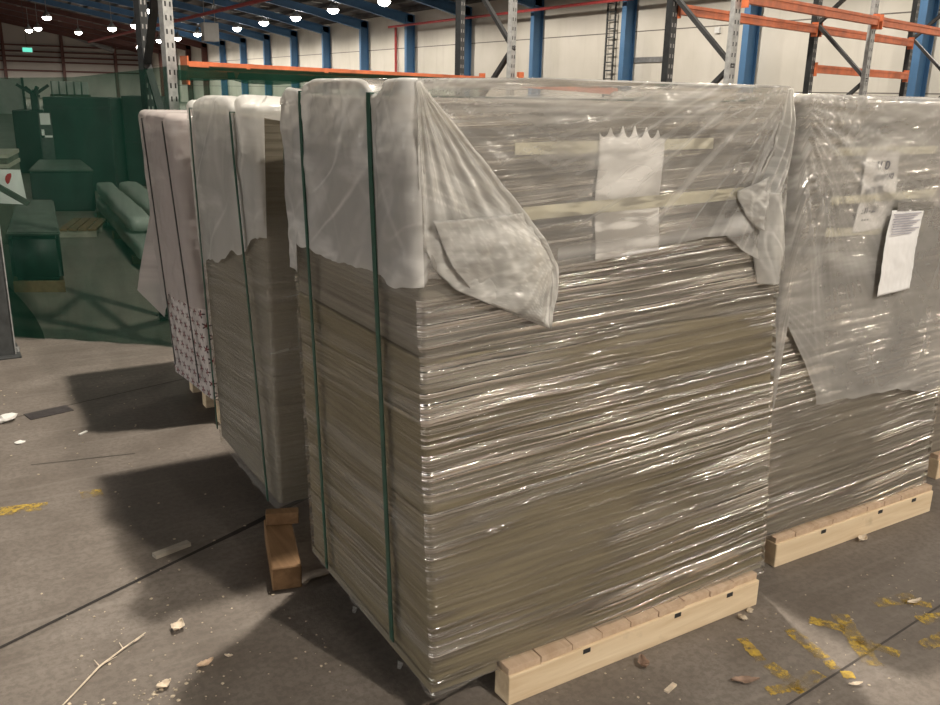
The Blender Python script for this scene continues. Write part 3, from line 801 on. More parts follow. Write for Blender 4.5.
tape(E_, 2.465, 1.447, 3.005, 1.447, .026, .0115, 'tape', nE); tape(E_, 2.46, 1.293, 3.03, 1.298, .026, .0175, 'tape', nE); tape(E_, 2.464, 1.190, 3.00, 1.177, .028, .0115, 'tape', nE)
nP = thing('document_sheet', 'smooth white printed sheet on top of the film beside the handwritten note', 'paper', (2.86, 1.85, .955), 'papers taped to the stacks')
sh = link('sheet', note_sheet(E_, (2.755,1.252), (2.935,1.247), (2.925,.968), (2.745,.955), 0, .034, .006, 8), 'paper', nP, True); solidify(sh, .0006)
for i in range(9):
    z = 1.238-.0085*i; x0 = 2.768+.006*(i % 2); x1 = 2.92-.02*((i*7) % 3)
    bm = B(); box(bm, x0, x1, frontY(E_, 2.85, z)-.0455, frontY(E_, 2.85, z)-.0435, z-.0013, z+.0013); link('printed_line', bm, 'print', nP)
tape(E_, 2.79, 1.262, 2.99, 1.257, .03, .040, 'cover_thick', nP)

# ------------------------------------------------------------------ stack F (right edge)
F_ = Box4(.112, 1.60, [(3.52,2.85),(3.52,2.04),(4.75,2.04),(4.75,2.85)], [(3.46,2.85),(3.46,2.05),(4.70,2.05),(4.70,2.85)])
tF = thing('wrapped_board_stack', 'wrapped stack cut off by the right edge, only a thin strip showing', 'board stack', (4.1, 2.44, .112), 'wrapped board stacks')
bm = F_.shell((10,30,10,10), 40, .114, 1.59, 0, .018, None, .01); link('board_pack', bm, 'boards_grey', tF, True)
bm = F_.shell((16,40,10,10), 50, .5, 1.60, .016, .03, lambda s,t,z,u: .008*fN(u*4, z*4, 41), .02); link('polythene_cover', bm, 'cover_thick', tF, True)

# ------------------------------------------------------------------ stack B (second in the left row)
B_ = Box4(.112, 1.565, [(.952,3.71),(.952,2.925),(2.2,2.925),(2.2,3.71)], [(.925,3.755),(.922,2.865),(2.15,2.865),(2.15,3.755)])
tB = thing('wrapped_board_stack', 'grey covered board stack second in the left row, behind the nearest stack', 'board stack', (1.57, 3.35, .112), 'wrapped board stacks')
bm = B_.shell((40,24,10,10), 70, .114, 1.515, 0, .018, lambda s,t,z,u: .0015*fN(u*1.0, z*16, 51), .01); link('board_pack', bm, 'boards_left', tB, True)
bm = B_.shell((90,40,12,12), 120, lambda s, f, u: .085-.02*max(0, fN(u*9, 8.)), 1.2, .009, .02, lambda s,t,z,u: .0025*fN(u*.8, (z-.10*u)*18, 53), .004, cap=False); link('stretch_film', bm, 'film_left', tB, True)
SB = ((3.09, .02), (3.675, .02))
def coverB(s, t, z, u):
    if s == 0:
        y = B_.bot[0].y - t; top = max(0, (z-1.36)/.2)
        return .012+.010*fN(y*4, z*3, 61) + hump(y, SB, .012+.03*top, .05) + .008*N(y*6+z*8, z*3, 7) + .014*top*fN(y*12, z*7, 32) + (.03*math.exp(-((y-2.98)/.06)**2)*top)
    return .008*fN(u*3, z*4, 68)
def chemB(s, f, u):
    j = .03*fN(u*6, 7.7, 0, 3)
    if s == 0: return (1.10-.22*(1-f)+j) if f < .999 else 1.12+j*.3
    return 1.515+j*.5
bm = B_.shell((100,40,14,14), 60, chemB, 1.567, .018, .010, coverB, .03, rim=5, omin=.0185)
for v in bm.verts:
    if v.co.z > 1.48 and v.co.x < 1.3:
        v.co.z += min(1, (v.co.z-1.48)/.06)*min(1, (1.3-v.co.x)/.35)*(hump(v.co.y, SB, .03, .06) + (.022 if 2.9 < v.co.y < 3.02 else 0) + .01*math.sin((v.co.y-3.06)/.6*PI))
set_crease(bm, lambda c: .5*max(0, 1-abs(N(c.y*4+c.z*5, c.z*2, 4))/.07)*max(0, N(c.y*3, c.z*3, 9)+.4) + .4*max(0, fN(c.y*4, c.z*2, 6))); link('polythene_cover', bm, 'cover_soft', tB, True)
for y, w in SB:
    f = (3.755-y)/.89
    link('strap', strap_loop(B(), B_, 0, f, .034 if y < 3.4 else .028, .016, .12 if y < 3.4 else .17, 1.525, lambda z: -.003*max(0, (z-1.36)/.2), f0=(.955 if y < 3.4 else .075)), 'strap', tB)

# ------------------------------------------------------------------ stack D (printed, furthest)
D_ = Box4(.135, 1.488, [(.985,4.72),(1.035,4.16),(2.18,4.16),(2.18,4.72)], [(.955,4.93),(.945,4.17),(2.12,4.17),(2.12,4.93)])
tD = thing('wrapped_board_stack', 'furthest stack of the left row, white printed wrapping with small maroon marks', 'board stack', (1.55, 4.45, .115), 'wrapped board stacks')
bm = D_.shell((40,24,10,10), 60, .128, 1.47, 0, .018, lambda s,t,z,u: .005*fN(u*2, z*14, 71), .01); link('printed_wrap', bm, 'logo', tD, True)
SD = ((4.26, .02), (4.62, .02))
def coverD(s, t, z, u):
    y = D_.bot[0].y - t
    if s == 3: return .15*min(1, max(0, (1.0-z)/.5)) + .006*fN(u*3, z*4, 88)
    if s == 0: return .012+.014*max(0, (z-1.2)/.25)*fN(y*14, z*8, 33)+.012*fN(y*5, z*4, 81) + hump(y, SD, .014+.03*max(0, (z-1.3)/.2), .04) + (.05*max(0, (.75-z))*max(0, (y-4.6)/.2))
    return .008*fN(u*3, z*4, 88)
bm = D_.shell((90,30,14,14), 60, lambda s, f, u: .58+.03*fN(u*8, 3.)-(.2*max(0, (.25-f)/.25) if s == 0 else 0), 1.49, .014, .035, coverD, .035, rim=5, omin=.0185); link('polythene_cover', bm, 'cover_pink', tD, True)
for y, w in SD:
    f = (4.72-y)/D_.Lf[0]
    link('strap', strap_loop(B(), D_, 0, f, .0215, .013, .19, 1.45), 'darkpost', tD)

# ------------------------------------------------------------------ loose timber by the left row
t = thing('timber_bearer', 'long square timber lying in shadow beside the nearest stack, sawn end facing out', 'timber', (.86, 2.68, 0))
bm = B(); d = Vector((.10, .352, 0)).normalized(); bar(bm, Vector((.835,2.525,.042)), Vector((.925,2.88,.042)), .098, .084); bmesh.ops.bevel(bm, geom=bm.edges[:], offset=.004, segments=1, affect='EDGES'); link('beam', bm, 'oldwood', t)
bm = B(); bar(bm, (.875,2.855,.108), (.985,2.815,.108), .045, .046); bmesh.ops.bevel(bm, geom=bm.edges[:], offset=.003, segments=1, affect='EDGES')
tag(link('wood_block', bm, 'oldwood'), 'short sawn wood block resting on the far end of the long timber', 'wood block')
bm = B(); bar(bm, (.495,2.948,.008), (.625,2.985,.008), .03, .014)
tag(link('wood_offcut', bm, 'greywood'), 'flat thin wood offcut lying in the shadow by the dark floor joint', 'wood offcut')

# ------------------------------------------------------------------ racking
def post(bm, x, y, z0, z1, w, dirv, d=.03):
    """open upright with a slotted front (slots drawn by the material through UVs)"""
    u = Vector((dirv[0], dirv[1], 0)).normalized(); n = Vector((u.y, -u.x, 0)); uvl = bm.loops.layers.uv.verify()
    def pl(a, b, c, e, slotted=False):
        p = Vector((x, y, 0)); v = []
        for z in (z0, z1):
            for (s, t) in ((a, c), (b, c), (b, e), (a, e)):
                q = p+u*s+n*t; vv = bm.verts.new((q.x, q.y, z)); v.append((vv, (s/w if slotted else 9., z)))
        for q in ((3,2,1,0),(4,5,6,7),(0,1,5,4),(1,2,6,5),(2,3,7,6),(3,0,4,7)):
            f = bm.faces.new([v[i][0] for i in q])
            for lp, i in zip(f.loops, q): lp[uvl].uv = v[i][1] if q in ((0,1,5,4),(2,3,7,6)) else (9., 0)
    pl(-w/2, w/2, 0, .004, True); pl(-w/2, -w/2+.004, -d, 0); pl(w/2-.004, w/2, -d, 0)
    pl(-w/2, -w/2+.02, -d-.004, -d); pl(w/2-.02, w/2, -d-.004, -d)
def frame(label, F, R, bdir, w=.1, ztop=5.2, phase=0., pitch=1.25, group='rack upright frames'):
    t = thing('rack_frame', label, 'rack frame', (F[0], F[1], 0), group)
    bm = B(); post(bm, F[0], F[1], 0, ztop, w, bdir); link('front_post', bm, 'galv_slotted', t)
    bm = B(); post(bm, R[0], R[1], 0, ztop, w*.9, bdir, .045); link('rear_post', bm, 'dark_slotted', t)
    z = phase; side = 0
    while z < ztop-pitch/2:
        a, b = (F, R) if side == 0 else (R, F)
        bm = B(); bar(bm, (a[0], a[1], z), (b[0], b[1], min(z+pitch/2, ztop)), .045, .03); link('brace', bm, 'brace', t)
        z += pitch/2; side ^= 1
    for p in (F, R):
        bm = B(); box(bm, p[0]-w*.75, p[0]+w*.75, p[1]-.09, p[1]+.09, 0, .008); link('foot_plate', bm, 'darkpost', t)
    return t
a = math.radians(76.3); bd = Vector((math.sin(a), math.cos(a))); rd = Vector((-bd.y, bd.x))
P0 = Vector((7.48, 5.41)); L = 2.43; WD = .53
Fr = [P0+bd*L*k for k in range(-1, 3)]; Rr = [p+rd*WD for p in Fr]
lbs = ['slotted rack upright frame rising behind the right half of the nearest stack', 'slotted rack upright frame rising behind the right stack with orange beams on both sides', 'rack upright frame at the right edge with only its dark rear post in view', None]
for i in range(3): frame(lbs[i], Fr[i], Rr[i], bd, .088, 4.6, phase=(.84 if i == 0 else .80), pitch=1.0)
def beam(label, a, b, zc, h=.075, w=.05, mat='orange', group='orange rack beams', ends=True):
    t = thing('rack_beam', label, 'rack beam', (a[0], a[1], zc), group)
    d = (Vector(b)-Vector(a)).normalized(); p = Vector(a)+d*.05; q = Vector(b)-d*.05
    bm = B(); bar(bm, (p.x, p.y, zc), (q.x, q.y, zc), w, h); bar(bm, (p.x, p.y, zc+h*.32), (q.x, q.y, zc+h*.32), w+.014, h*.3); link('rail', bm, mat, t)
    for e, s in ((p, -1), (q, 1)):
        bm = B(); bar(bm, (e.x+d.x*s*.005, e.y+d.y*s*.005, zc-h*.9), (e.x+d.x*s*.005, e.y+d.y*s*.005, zc+h*.8), .06, .012, up=(d.x, d.y, 0)); link('end_plate', bm, mat, t)
    return t
n2 = lambda p, s: (p.x-rd.x*s, p.y-rd.y*s)
zb = 2.285
beam('front orange rack beam at top right between the two slotted posts', n2(Fr[0], .03), n2(Fr[1], .03), zb+.02)
beam('front orange rack beam leaving the picture at the right edge', n2(Fr[1], .03), n2(Fr[2], .03), zb+.02)
beam('rear upper orange rack beam behind the two slotted posts', n2(Rr[0], .0), n2(Rr[1], .0), zb-.03)
beam('rear upper orange rack beam at the right edge, above the low one', n2(Rr[1], .0), n2(Rr[2], .0), zb-.03)
beam('low rear orange rack beam just above the right stack', n2(Rr[1], .0), n2(Rr[2], .0), 1.90)
Lf = Rr[0]-bd*L
# left rack
bl = Vector((2.33, 1.25)).normalized(); rl = Vector((-bl.y, bl.x))
G0 = Vector((1.272, 5.545)); H0 = Vector((1.32, 6.44))
G1 = Vector((4.36, 6.60)); H1 = Vector((4.19, 7.17))
frame('slotted pale rack post and dark rear post rising at upper left behind the green netting', G0, H0, bl, .072, 5.2, phase=1.1, pitch=1.3)
frame('rack upright frame rising behind the left half of the nearest stack', G1, H1, bl, .085, 5.2, phase=.585, pitch=1.4)
beam('long orange rack beam at left carrying the green netting', (1.30, 5.49), (4.35, 7.03), 1.705, .095)
t = thing('rack_beam', 'short orange beam connector on the slotted post behind the nearest stack', 'rack beam', (4.42, 6.55, 1.72), 'orange rack beams')
bm = B(); box(bm, 4.385, 4.435, 6.53, 6.57, 1.68, 1.79, .004); link('end_plate', bm, 'orange', t)
bm = B(); bar(bm, (4.41,6.56,1.70), (6.6,7.9,1.66), .05, .07); link('rail', bm, 'orange', t)

# ------------------------------------------------------------------ green netting
def netting(name, label, path, ztop, nfold, mat, seed, zbot=.006, group='green netting'):
    pts = [Vector(p) for p in path]; Ls = [0]
    for p, q in zip(pts, pts[1:]): Ls.append(Ls[-1]+(q-p).length)
    def pl(d):
        for i in range(len(pts)-1):
            if d <= Ls[i+1]+1e-6: return pts[i].lerp(pts[i+1], (d-Ls[i])/(Ls[i+1]-Ls[i]))
        return pts[-1]
    def fn(u, v):
        d = u*Ls[-1]; p = pl(d); z = zbot+(ztop(u)-zbot)*v
        k = .03*fN(d*3.2, z*.8, seed)+.02*fN(d*7, z*2, seed+3); k *= (1-v*.6)
        return Vector((p.x-k*.4, p.y-k, z))
    bm = grid_sheet(B(), fn, 120, 50, lambda u, v: (u*Ls[-1], v*1.7))
    o = link(name, bm, mat, None, True); tag(o, label, 'netting', group); return o
net_a = netting('safety_netting', 'green safety netting hung at far left across the aisle down to the floor', [(-1.2,7.55),(.24,6.40),(1.10,5.70),(1.24,5.53)], lambda u: 1.67-.035*math.sin(u*PI)+.05*max(0, u-.8)/.2, 5, 'net', 3)
net_b = netting('safety_netting', 'green safety netting hanging from the long orange beam behind the left row', [(1.28,5.46),(2.6,6.10),(4.3,6.97)], lambda u: 1.70, 5, 'net', 8)
bm = grid_sheet(B(), lambda u, v: Vector((1.285+2.95*u, 5.455+1.475*u-.008*(1+fN(u*14, v, 4)), 1.728-.085*v-.03*v*fN(u*7, 2.))), 90, 6)
o = link('folded_hem', bm, 'net_double', net_b, True); o['label'] = 'doubled dark green hem'
bm = grid_sheet(B(), lambda u, v: Vector((.05+.43*u*(1-.85*v**1.7), 6.40-.81*(.05+.43*u*(1-.85*v**1.7)-.24)-.05, .01+.55*v)), 24, 30, lambda u, v: (u*.4, v*.6))
link('gathered_fold', bm, 'net_double', net_a, True)['label'] = 'dark curved gathered fold'
# dark post at far left
t = thing('barrier_post', 'dark steel post with base plate standing at the far left edge', 'post', (.21, 5.98, 0))
bm = B(); box(bm, .055, .285, 5.86, 5.90, 0, 1.0); box(bm, .055, .285, 6.06, 6.10, 0, 1.0); box(bm, .16, .18, 5.90, 6.06, 0, 1.0); link('shaft', bm, 'darkpost', t)
bm = B(); box(bm, .28, .292, 5.86, 6.10, 0.01, 1.0); link('edge_strip', bm, 'galv', t)
bm = B(); box(bm, .0, .315, 5.80, 6.14, 0, .012, .003); link('base_plate', bm, 'darkpost', t)
bm = B(); tube(bm, [(.303,5.92,.0),(.303,5.92,.04)], .012); link('bolt', bm, 'galv', t)

# ------------------------------------------------------------------ things behind the netting
def obox(bm, c, ang, lx, ly, z0, z1, bev=.01):
    n0 = len(bm.verts); box(bm, -lx/2, lx/2, -ly/2, ly/2, z0, z1, bev)
    bm.verts.ensure_lookup_table(); vs = bm.verts[n0:]
    m = Matrix.Translation((c[0], c[1], 0)) @ Matrix.Rotation(ang, 4, 'Z')
    for v in vs: v.co = m @ v.co
def quadbox(bm, c, z0, z1, bev=.02):
    v = [bm.verts.new((x, y, z)) for z in (z0, z1) for x, y in c]
    fs = [bm.faces.new([v[i] for i in q]) for q in ((3,2,1,0),(4,5,6,7),(0,1,5,4),(1,2,6,5),(2,3,7,6),(3,0,4,7))]
    if bev: bmesh.ops.bevel(bm, geom=list({e for f in fs for e in f.edges}), offset=bev, segments=3, affect='EDGES')
    return bm
t = thing('covered_pallet_load', 'low load with rounded paler cover behind the netting at lower left', 'pallet load', (.72, 8.8, 0))
q = [(.43,7.79),(.79,7.63),(1.00,9.9),(.69,10.05)]
link('load', quadbox(B(), q, .09, .46, .035), 'tarp', t, True)
link('lid', quadbox(B(), [(.425,7.78),(.795,7.62),(1.005,9.91),(.685,10.06)], .455, .485, .012), 'tarptop', t)
link('base', quadbox(B(), q, 0, .09, 0), 'oldwood', t)
t = thing('covered_pallet_load', 'wide low dark green box load behind the netting with paler flat top', 'pallet load', (1.5, 13.6, 0))
q = [(1.06,12.9),(1.80,12.68),(1.90,14.5),(1.36,14.66)]
link('load', quadbox(B(), q, 0, .52, .02), 'tarp', t)
link('lid', quadbox(B(), [(1.05,12.89),(1.81,12.67),(1.91,14.51),(1.35,14.67)], .52, .545, .01), 'tarptop', t)
t = thing('covered_stack', 'tall dark covered stack standing behind the netting', 'covered stack', (2.1, 15.9, 0))
bm = B(); obox(bm, (2.20, 15.75), -.35, .98, 1.0, 0, 1.43, .02); link('cover', bm, 'tarp', t)
bm = B(); obox(bm, (2.20, 15.75), -.35, .99, 1.01, 1.25, 1.30, .005); link('cover_seam', bm, 'black', t)
t = thing('covered_stack', 'tall dark stack half hidden behind the printed white stack', 'covered stack', (3.1, 16.0, 0))
bm = B(); obox(bm, (3.25, 16.2), -.35, .62, 1.0, 0, 1.46, .02); link('cover', bm, 'tarp', t)
bm = B(); obox(bm, (3.25, 16.2), -.35, .63, 1.01, .7, .74, .005); link('cover_seam', bm, 'black', t)
# shelves with pale frames between the two tall stacks
t = thing('storage_trolley', 'pale framed shelf trolley seen between the two tall dark stacks', 'trolley', (2.9, 17.2, 0))
for z in (.25, .65, .95):
    bm = B(); obox(bm, (3.0, 17.3), -.35, .55, .5, z, z+.03, 0); link('shelf', bm, 'crate', t)
for sx in (-.25, 0, .25):
    bm = B(); obox(bm, (3.0+sx*.95, 17.05-sx*.35), -.35, .035, .035, 0, 1.3, 0); link('frame_upright', bm, 'whitebox', t)
for sx in (-.13, .13):
    for z in (.50, .80):
        bm = B(); obox(bm, (3.0+sx*.95, 17.0-sx*.35), -.35, .17, .02, z, z+.15, 0); link('panel', bm, 'whitebox', t)
# machine at the left with silhouette
t = thing('machine', 'dark machine with a tangled top in front of the pale wall at far left', 'machine', (1.8, 19, 0))
bm = B(); obox(bm, (1.72, 19.0), -.3, .55, .6, 0, 1.15, .03); link('body', bm, 'tarp', t)
bm = B(); obox(bm, (1.80, 19.0), -.3, .12, .12, 1.15, 1.5, .01); link('column', bm, 'black', t)
rr = random.Random(5)
for i in range(7):
    a0 = Vector((1.80, 19.0, 1.42)); b0 = a0+Vector((rr.uniform(-.3,.3), rr.uniform(-.1,.1), rr.uniform(-.05,.2)))
    bm = B(); bar(bm, a0, b0, .05, .05); link('arm', bm, 'black', t)
for (x, y, z, w, h) in ((1.62, 15.3, 1.10, .15, .17), (1.60, 15.3, .88, .12, .10)):
    pass
nb = thing('notice_sheet', 'white notice sheet fixed left of the tall dark stack, upper of two', 'paper', (1.57, 15.1, .9), 'white sheets behind the netting')
bm = B(); box(bm, 1.49, 1.63, 15.28, 15.285, 1.02, 1.19); link('sheet', bm, 'paper', nb)
bm = B(); box(bm, 1.47, 1.65, 15.286, 15.31, .0, 1.2); link('stand', bm, 'darkpost', nb)
nb = thing('notice_sheet', 'small white corner of a sheet low beside the tall dark stack', 'paper', (1.57, 15.0, .8), 'white sheets behind the netting')
bm = B(); box(bm, 1.49, 1.53, 15.26, 15.265, .83, .95); box(bm, 1.49, 1.64, 15.26, 15.265, .83, .86); link('sheet', bm, 'paper', nb)
bm = B(); box(bm, 1.49, 1.64, 15.266, 15.275, .0, .84); link('stand', bm, 'darkpost', nb)
# crate with white red-marked sheet at far left
t = thing('crate', 'olive wooden crate behind the netting at the left edge', 'crate', (.55, 9.9, 0))
bm = B(); obox(bm, (.47, 10.75), -.2, .55, .9, 0, .88, .01); link('body', bm, 'crate', t)
for z in (.80, .90):
    bm = B(); obox(bm, (.47, 10.75), -.2, .57, .92, z-.02, z+.02, .0); link('batten', bm, 'greywood', t)
t = thing('notice_sheet', 'white sheet with a red blot leaning on the crate at the left edge', 'paper', (.6, 9.6, .5), 'white sheets behind the netting')
bm = B(); v = [bm.verts.new(p) for p in ((.35,9.62,.83),(.71,9.55,.82),(.735,9.52,.49),(.35,9.60,.52))]; bm.faces.new(v); o = link('sheet', bm, 'paper', t); solidify(o, .006)
bm = B(); lathe(bm, (0,0,0), [(.035,0),(.05,.002),(.03,.004)], 12)
for v in bm.verts: v.co = Vector((.62+v.co.x, 9.562-v.co.z, .73+v.co.y*1.2))
link('red_blot', bm, 'reddot', t)
bm = B(); bar(bm, (.34, 9.3, .80), (.72, 9.2, .535), .05, .05); tag(link('handle_bar', bm, 'tarptop'), 'slanting bar in front of the white red-marked sheet at the left edge', 'bar')
bm = B(); obox(bm, (.40, 11.5), -.2, .30, .3, 0, 1.45, .01); obox(bm, (.40, 11.5), -.2, .42, .36, .9, 1.1, .01)
tag(link('dark_cabinet', bm, 'black'), 'dark narrow cabinet at the left edge behind the netting', 'cabinet')
# plank and pallet on the floor
t = thing('floor_pallet', 'empty low timber pallet lying behind the netting in mid aisle', 'pallet', (1.42, 10.9, 0))
for i in range(4):
    bm = B(); obox(bm, (1.26+.095*i, 10.95-.03*i), -.30, .085, .9, .07, .095, .0); link('deck_board', bm, 'oldwood', t)
for dy in (-.40, 0, .40):
    bm = B(); obox(bm, (1.40+dy*.295, 10.9+dy*.955), -.30, .38, .07, 0, .07, 0); link('bearer', bm, 'greywood', t)
# wrapped long bundles lying along the aisle
rr = random.Random(12)
def bundle(x0, x1, ya, yb, z0, z1, label, seed):
    bm = B(); prof = []
    for k in range(20):
        a = 2*PI*k/20; ca, sa = math.cos(a), math.sin(a)
        prof.append((math.copysign(abs(ca)**.45, ca), math.copysign(abs(sa)**.45, sa)))
    rings = []; n = 46
    for i in range(n+1):
        f = i/n; y = ya+(yb-ya)*f; sc = min(1, .75+f*8, .75+(1-f)*8)
        cx = (x0+x1)/2-.18+.25*f+.012*fN(y*.8, seed); ring = []
        for k, (a, b) in enumerate(prof):
            w = (1+.10*fN(y*2.3, a*1.5+seed, b))*sc
            ring.append(bm.verts.new((cx+a*(x1-x0)/2*w*.95, y, max(z0, (z0+z1)/2+b*(z1-z0)/2*min(w, 1.0)))))
        rings.append(ring)
    for a, b in zip(rings, rings[1:]):
        for k in range(20): bm.faces.new((a[k], a[(k+1)%20], b[(k+1)%20], b[k]))
    bm.faces.new(rings[0][::-1]); bm.faces.new(rings[-1]); bmesh.ops.recalc_face_normals(bm, faces=bm.faces)
    tag(link('wrapped_bundle', bm, 'clearwrap', None, True), label, 'bundle', 'wrapped long bundles')
bundle(1.66, 1.86, 8.25, 12.3, .082, .24, 'lowest left wrapped bundle, facing the empty aisle behind the netting', 1)
bundle(1.89, 2.10, 8.0, 12.4, .082, .24, 'low wrapped bundle whose pale end pokes out nearest the printed stack', 2)
bundle(2.13, 2.34, 8.1, 12.2, .082, .24, 'rightmost low wrapped bundle, mostly behind the printed stack', 3)
bundle(1.72, 1.95, 8.9, 12.6, .245, .40, 'upper left wrapped bundle on top of the long pile behind the netting', 4)
bundle(1.98, 2.24, 8.6, 12.5, .245, .41, 'upper right wrapped bundle on top of the long pile behind the netting', 5)
t = thing('timber_skid', 'dark timber skid under the wrapped long bundles', 'skid', (1.9, 9, 0))
for y in (8.6, 10.2, 11.9):
    bm = B(); xx = 1.50+.06*(y-8.6); box(bm, xx, xx+.72, y, y+.09, 0, .08); link('bearer', bm, 'oldwood', t)
# white wall-side clutter seen above the tall stack
t = thing('storage_shelf', 'pale storage shelf with white boxes far behind the tall dark stack', 'shelf', (4.4, 34, 0))
bm = B(); box(bm, 4.0, 5.3, 36, 36.6, 0, 1.3, .02); link('body', bm, 'crate', t)
for i in range(5):
    bm = B(); box(bm, 4.02+.25*i, 4.22+.25*i, 35.95, 36.4, 1.3, 1.75, .01); link('carton', bm, 'whitebox', t)
t = thing('pale_wall_portion', 'pale wall portion far off at the left edge behind the netting', 'shutter', (3.9, 58, 0))  # added panel standing in for a pale part of the far wall
bm = B(); box(bm, 3.0, 4.9, 58, 58.1, 0, 1.9); link('wall_sheet', bm, 'whitebox', t)
for x in (2.9, 4.9):
    bm = B(); box(bm, x, x+.12, 57.9, 58.15, 0, 2.0); link('wall_edge', bm, 'darkpost', t)

# ------------------------------------------------------------------ small things on the floor
bm = B(); box(bm, -.105, .105, -.052, .052, 0, .004, .001)
o = thing('drain_cover', 'dark rectangular metal drain cover set in the floor at left', 'drain cover', (.345, 4.70, 0))
for v in bm.verts: v.co = Matrix.Translation((.345, 4.70, 0)) @ Matrix.Rotation(.24, 4, 'Z') @ v.co
link('plate', bm, 'drain', o)
def leaf(name, label, cat, x, y, ang, l, w, mat, curl=.012, seed=0, group=None, notch=0.):
    def fn(u, v):
        t = u*2-1; hw = w/2*max(.02, (1-abs(t)**1.7))*(1+.18*fN(u*5, seed))
        px = t*l/2; py = (v*2-1)*hw
        z = .003+curl*(abs(v*2-1)**2)*(.6+.4*fN(u*3, seed+1.))+curl*.5*(t*t)+.002*(1+fN(u*6, v*6, seed))
        c, s = math.cos(ang), math.sin(ang)
        return Vector((x+px*c-py*s, y+px*s+py*c, max(.001, z)))
    o = link(name, grid_sheet(B(), fn, 18, 8), mat, None, True); solidify(o, .0007)
    tag(o, label, cat, group); return o
GL = 'dry leaves on the floor'
leaf('dry_leaf', 'broad pale dry leaf by the strip of light left of the nearest stack', 'leaf', .465, 2.470, .9, .055, .042, 'leafpale', .016, 1, GL)
leaf('dry_leaf', 'oval tan dry leaf at the edge of the shadow in the lower left', 'leaf', .490, 2.248, .25, .052, .028, 'leaf', .012, 2, GL)
leaf('dry_leaf', 'yellowish curled leaf on the little heap of litter at lower left', 'leaf', .365, 2.207, .3, .045, .03, 'leafpale', .014, 3, GL)
leaf('dry_leaf', 'long brown dry leaf left of the yellow floor marks', 'leaf', 1.805, 1.425, -.45, .085, .032, 'leafbrown', .010, 4, GL)
leaf('dry_leaf', 'slim pale leaf below the yellow floor marks near the saw cut', 'leaf', 2.072, 1.258, -.35, .045, .015, 'leafpale', .006, 5, GL)
leaf('dry_leaf', 'curled leaf at the foot of the right pallet bearer', 'leaf', 2.85, 1.800, .2, .06, .032, 'leafpale', .014, 6, GL)
leaf('dry_leaf', 'pale leaf on the upper yellow floor mark at right', 'leaf', 2.62, 1.437, -.2, .06, .02, 'leafpale', .010, 7, GL)
leaf('dry_leaf', 'crumpled brownish leaf in front of the nearest pallet bearer', 'leaf', 1.600, 1.625, 1.2, .05, .035, 'leafbrown', .018, 8, GL)
leaf('dry_leaf', 'tiny leaf in the shadow above the tan leaf at lower left', 'leaf', .560, 2.255, -.6, .025, .012, 'leafpale', .006, 9, GL)
def scrap(label, x, y, s, mat, seed, name='paper_scrap', cat='scrap', group='scraps on the floor', h=.5):
    bm = B(); bmesh.ops.create_icosphere(bm, subdivisions=2, radius=s)
    for v in bm.verts:
        v.co *= 1+.5*fN(v.co.x/s*1.3, v.co.y/s*1.3, v.co.z/s+seed); v.co.z *= h; v.co += Vector((x, y, s*h*.8))
    o = link(name, bm, mat); tag(o, label, cat, group); return o
scrap('crumpled white scrap on the floor at the left edge', .150, 4.665, .045, 'scrap', 1)
scrap('small white square scrap below the drain cover', .182, 4.330, .020, 'scrap', 2, h=.25)
bm = B(); bar(bm, (.435,4.298,.005), (.472,4.33,.005), .012, .006); tag(link('paper_scrap', bm, 'scrap'), 'thin white sliver on the floor right of the drain cover', 'scrap', 'scraps on the floor')
scrap('pale pebble near the end of the nearest pallet bearer', 2.097, 1.672, .011, 'crumb', 4, 'pebble', 'pebble', 'pebbles', .7)
scrap('second pale pebble beside the nearest pallet bearer', 2.045, 1.653, .014, 'crumb', 5, 'pebble', 'pebble', 'pebbles', .6)
bm = B(); bar(bm, (1.575,1.502,.004), (1.620,1.515,.004), .014, .006); tag(link('wood_chip', bm, 'leafpale'), 'pale splinter of wood on the floor before the nearest pallet', 'wood chip')
t = thing('dry_twig', 'long thin dry twig at lower left with small side shoots', 'twig', (.22, 2.38, 0))
bm = B(); tube(bm, [(.06,2.20,.004),(.15,2.30,.005),(.226,2.386,.006),(.30,2.44,.007),(.372,2.485,.010)], [.0018,.0025,.003,.0025,.0015], 6); link('stem', bm, 'leafpale', t)
for (x, y, dx, dy) in ((.226,2.386,-.01,.03),(.24,2.395,.035,.006),(.30,2.44,-.006,.028),(.335,2.46,.03,.012)):
    bm = B(); tube(bm, [(x,y,.006),(x+dx,y+dy,.012)], [.002,.001], 5); link('shoot', bm, 'leafpale', t)
bm = B(); rr = random.Random(21)
def crumb(x, y, s):
    n0 = len(bm.verts); bmesh.ops.create_icosphere(bm, subdivisions=1, radius=s); bm.verts.ensure_lookup_table()
    for v in bm.verts[n0:]:
        v.co = Vector((v.co.x*rr.uniform(.6,1.5)+x, v.co.y*rr.uniform(.6,1.5)+y, max(0, v.co.z*.5+s*.3)))
for i in range(150): crumb(rr.uniform(.1,.85), rr.uniform(1.9,2.75), rr.choice((.0015,.002,.0025,.003,.005)))
for i in range(50): crumb(rr.gauss(.36,.06), rr.gauss(2.2,.03), rr.choice((.002,.003,.005,.006)))
for i in range(160): crumb(rr.uniform(1.2,3.2), rr.uniform(1.2,1.66), rr.choice((.0015,.002,.003,.004)))
for i in range(60): crumb(rr.uniform(-.1,.9), rr.uniform(2.8,5.2), rr.choice((.003,.004,.005)))
o = link('floor_debris', bm, 'crumb'); tag(o, 'scattered crumbs and dust specks on the concrete floor', 'debris', None, 'stuff')
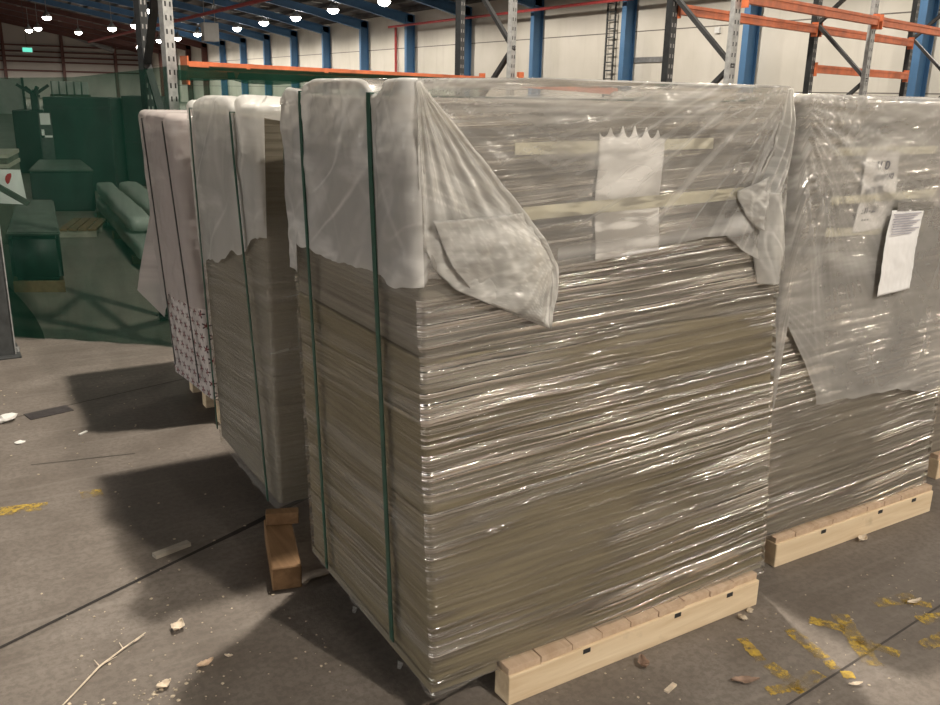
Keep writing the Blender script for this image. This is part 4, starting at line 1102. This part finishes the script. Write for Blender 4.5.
# yellow paint on the floor
def stroke(pts, w, seed):
    bm = B(); pts = [Vector(p) for p in pts]; n = 14; prev = None; Ls = [0]
    for p, q in zip(pts, pts[1:]): Ls.append(Ls[-1]+(q-p).length)
    for i in range(n+1):
        d = Ls[-1]*i/n
        for k in range(len(pts)-1):
            if d <= Ls[k+1]+1e-9: break
        dr = (pts[k+1]-pts[k]).normalized(); p = pts[k]+dr*(d-Ls[k]); s = Vector((-dr.y, dr.x))
        wa = w/2*(1+.35*fN(i*.9, seed)); wb = w/2*(1+.35*fN(i*.9, seed+9.))
        a = p+s*wa; b = p-s*wb; cur = (bm.verts.new((a.x, a.y, .002)), bm.verts.new((b.x, b.y, .002)))
        if prev: bm.faces.new((prev[1], cur[1], cur[0], prev[0]))
        prev = cur
    return struct('painted_mark', bm, 'paint', floor)
for i, (pts, w) in enumerate((([(-.6,3.74),(.051,3.600),(.215,3.565)], .075), ([(.345,3.60),(.425,3.60)], .07),
        ([(1.96,1.58),(1.925,1.47)], .035), ([(1.93,1.45),(1.925,1.31)], .045), ([(1.895,1.335),(2.03,1.345)], .045), ([(1.83,1.365),(1.90,1.345)], .035),
        ([(2.13,1.54),(2.10,1.385)], .045), ([(2.10,1.375),(2.085,1.335)], .035),
        ([(2.23,1.545),(2.29,1.455)], .04), ([(2.345,1.515),(2.20,1.29)], .055), ([(2.27,1.40),(2.32,1.285)], .04), ([(2.08,1.31),(2.11,1.29)], .035),
        ([(2.50,1.50),(2.66,1.46)], .05), ([(2.60,1.47),(2.66,1.40)], .035), ([(2.42,1.275),(2.56,1.27)], .05), ([(2.54,1.365),(2.72,1.33)], .05))):
    stroke(pts, w, i*1.7)

# ------------------------------------------------------------------ camera, world, view
cam = bpy.data.cameras.new('camera'); cam.sensor_width = 36; cam.lens = 879.26*36/940; cam.clip_end = 400; cam.clip_start = .05
co = bpy.data.objects.new('camera', cam); C.objects.link(co)
r = Vector((.85834457,-.5126803,.02008746)); u = Vector((.12801942,.25191829,.95924356)); f = Vector((.49684567,.82078992,-.28186573))
m = Matrix((r, u, -f)).transposed().to_4x4(); m.translation = (0, 0, 1.6); co.matrix_world = m
S = bpy.context.scene; S.camera = co
w = bpy.data.worlds.new('world'); S.world = w; w.use_nodes = True
w.node_tree.nodes['Background'].inputs[0].default_value = (.5,.45,.4,1); w.node_tree.nodes['Background'].inputs[1].default_value = .02
S.view_settings.view_transform = 'Standard'; S.view_settings.look = 'None'; S.view_settings.gamma = 1; S.view_settings.exposure = 0
S.view_settings.use_curve_mapping = False
S.cycles.use_denoising = True; S.cycles.transparent_max_bounces = 24; S.cycles.max_bounces = 8; S.cycles.sample_clamp_indirect = 4
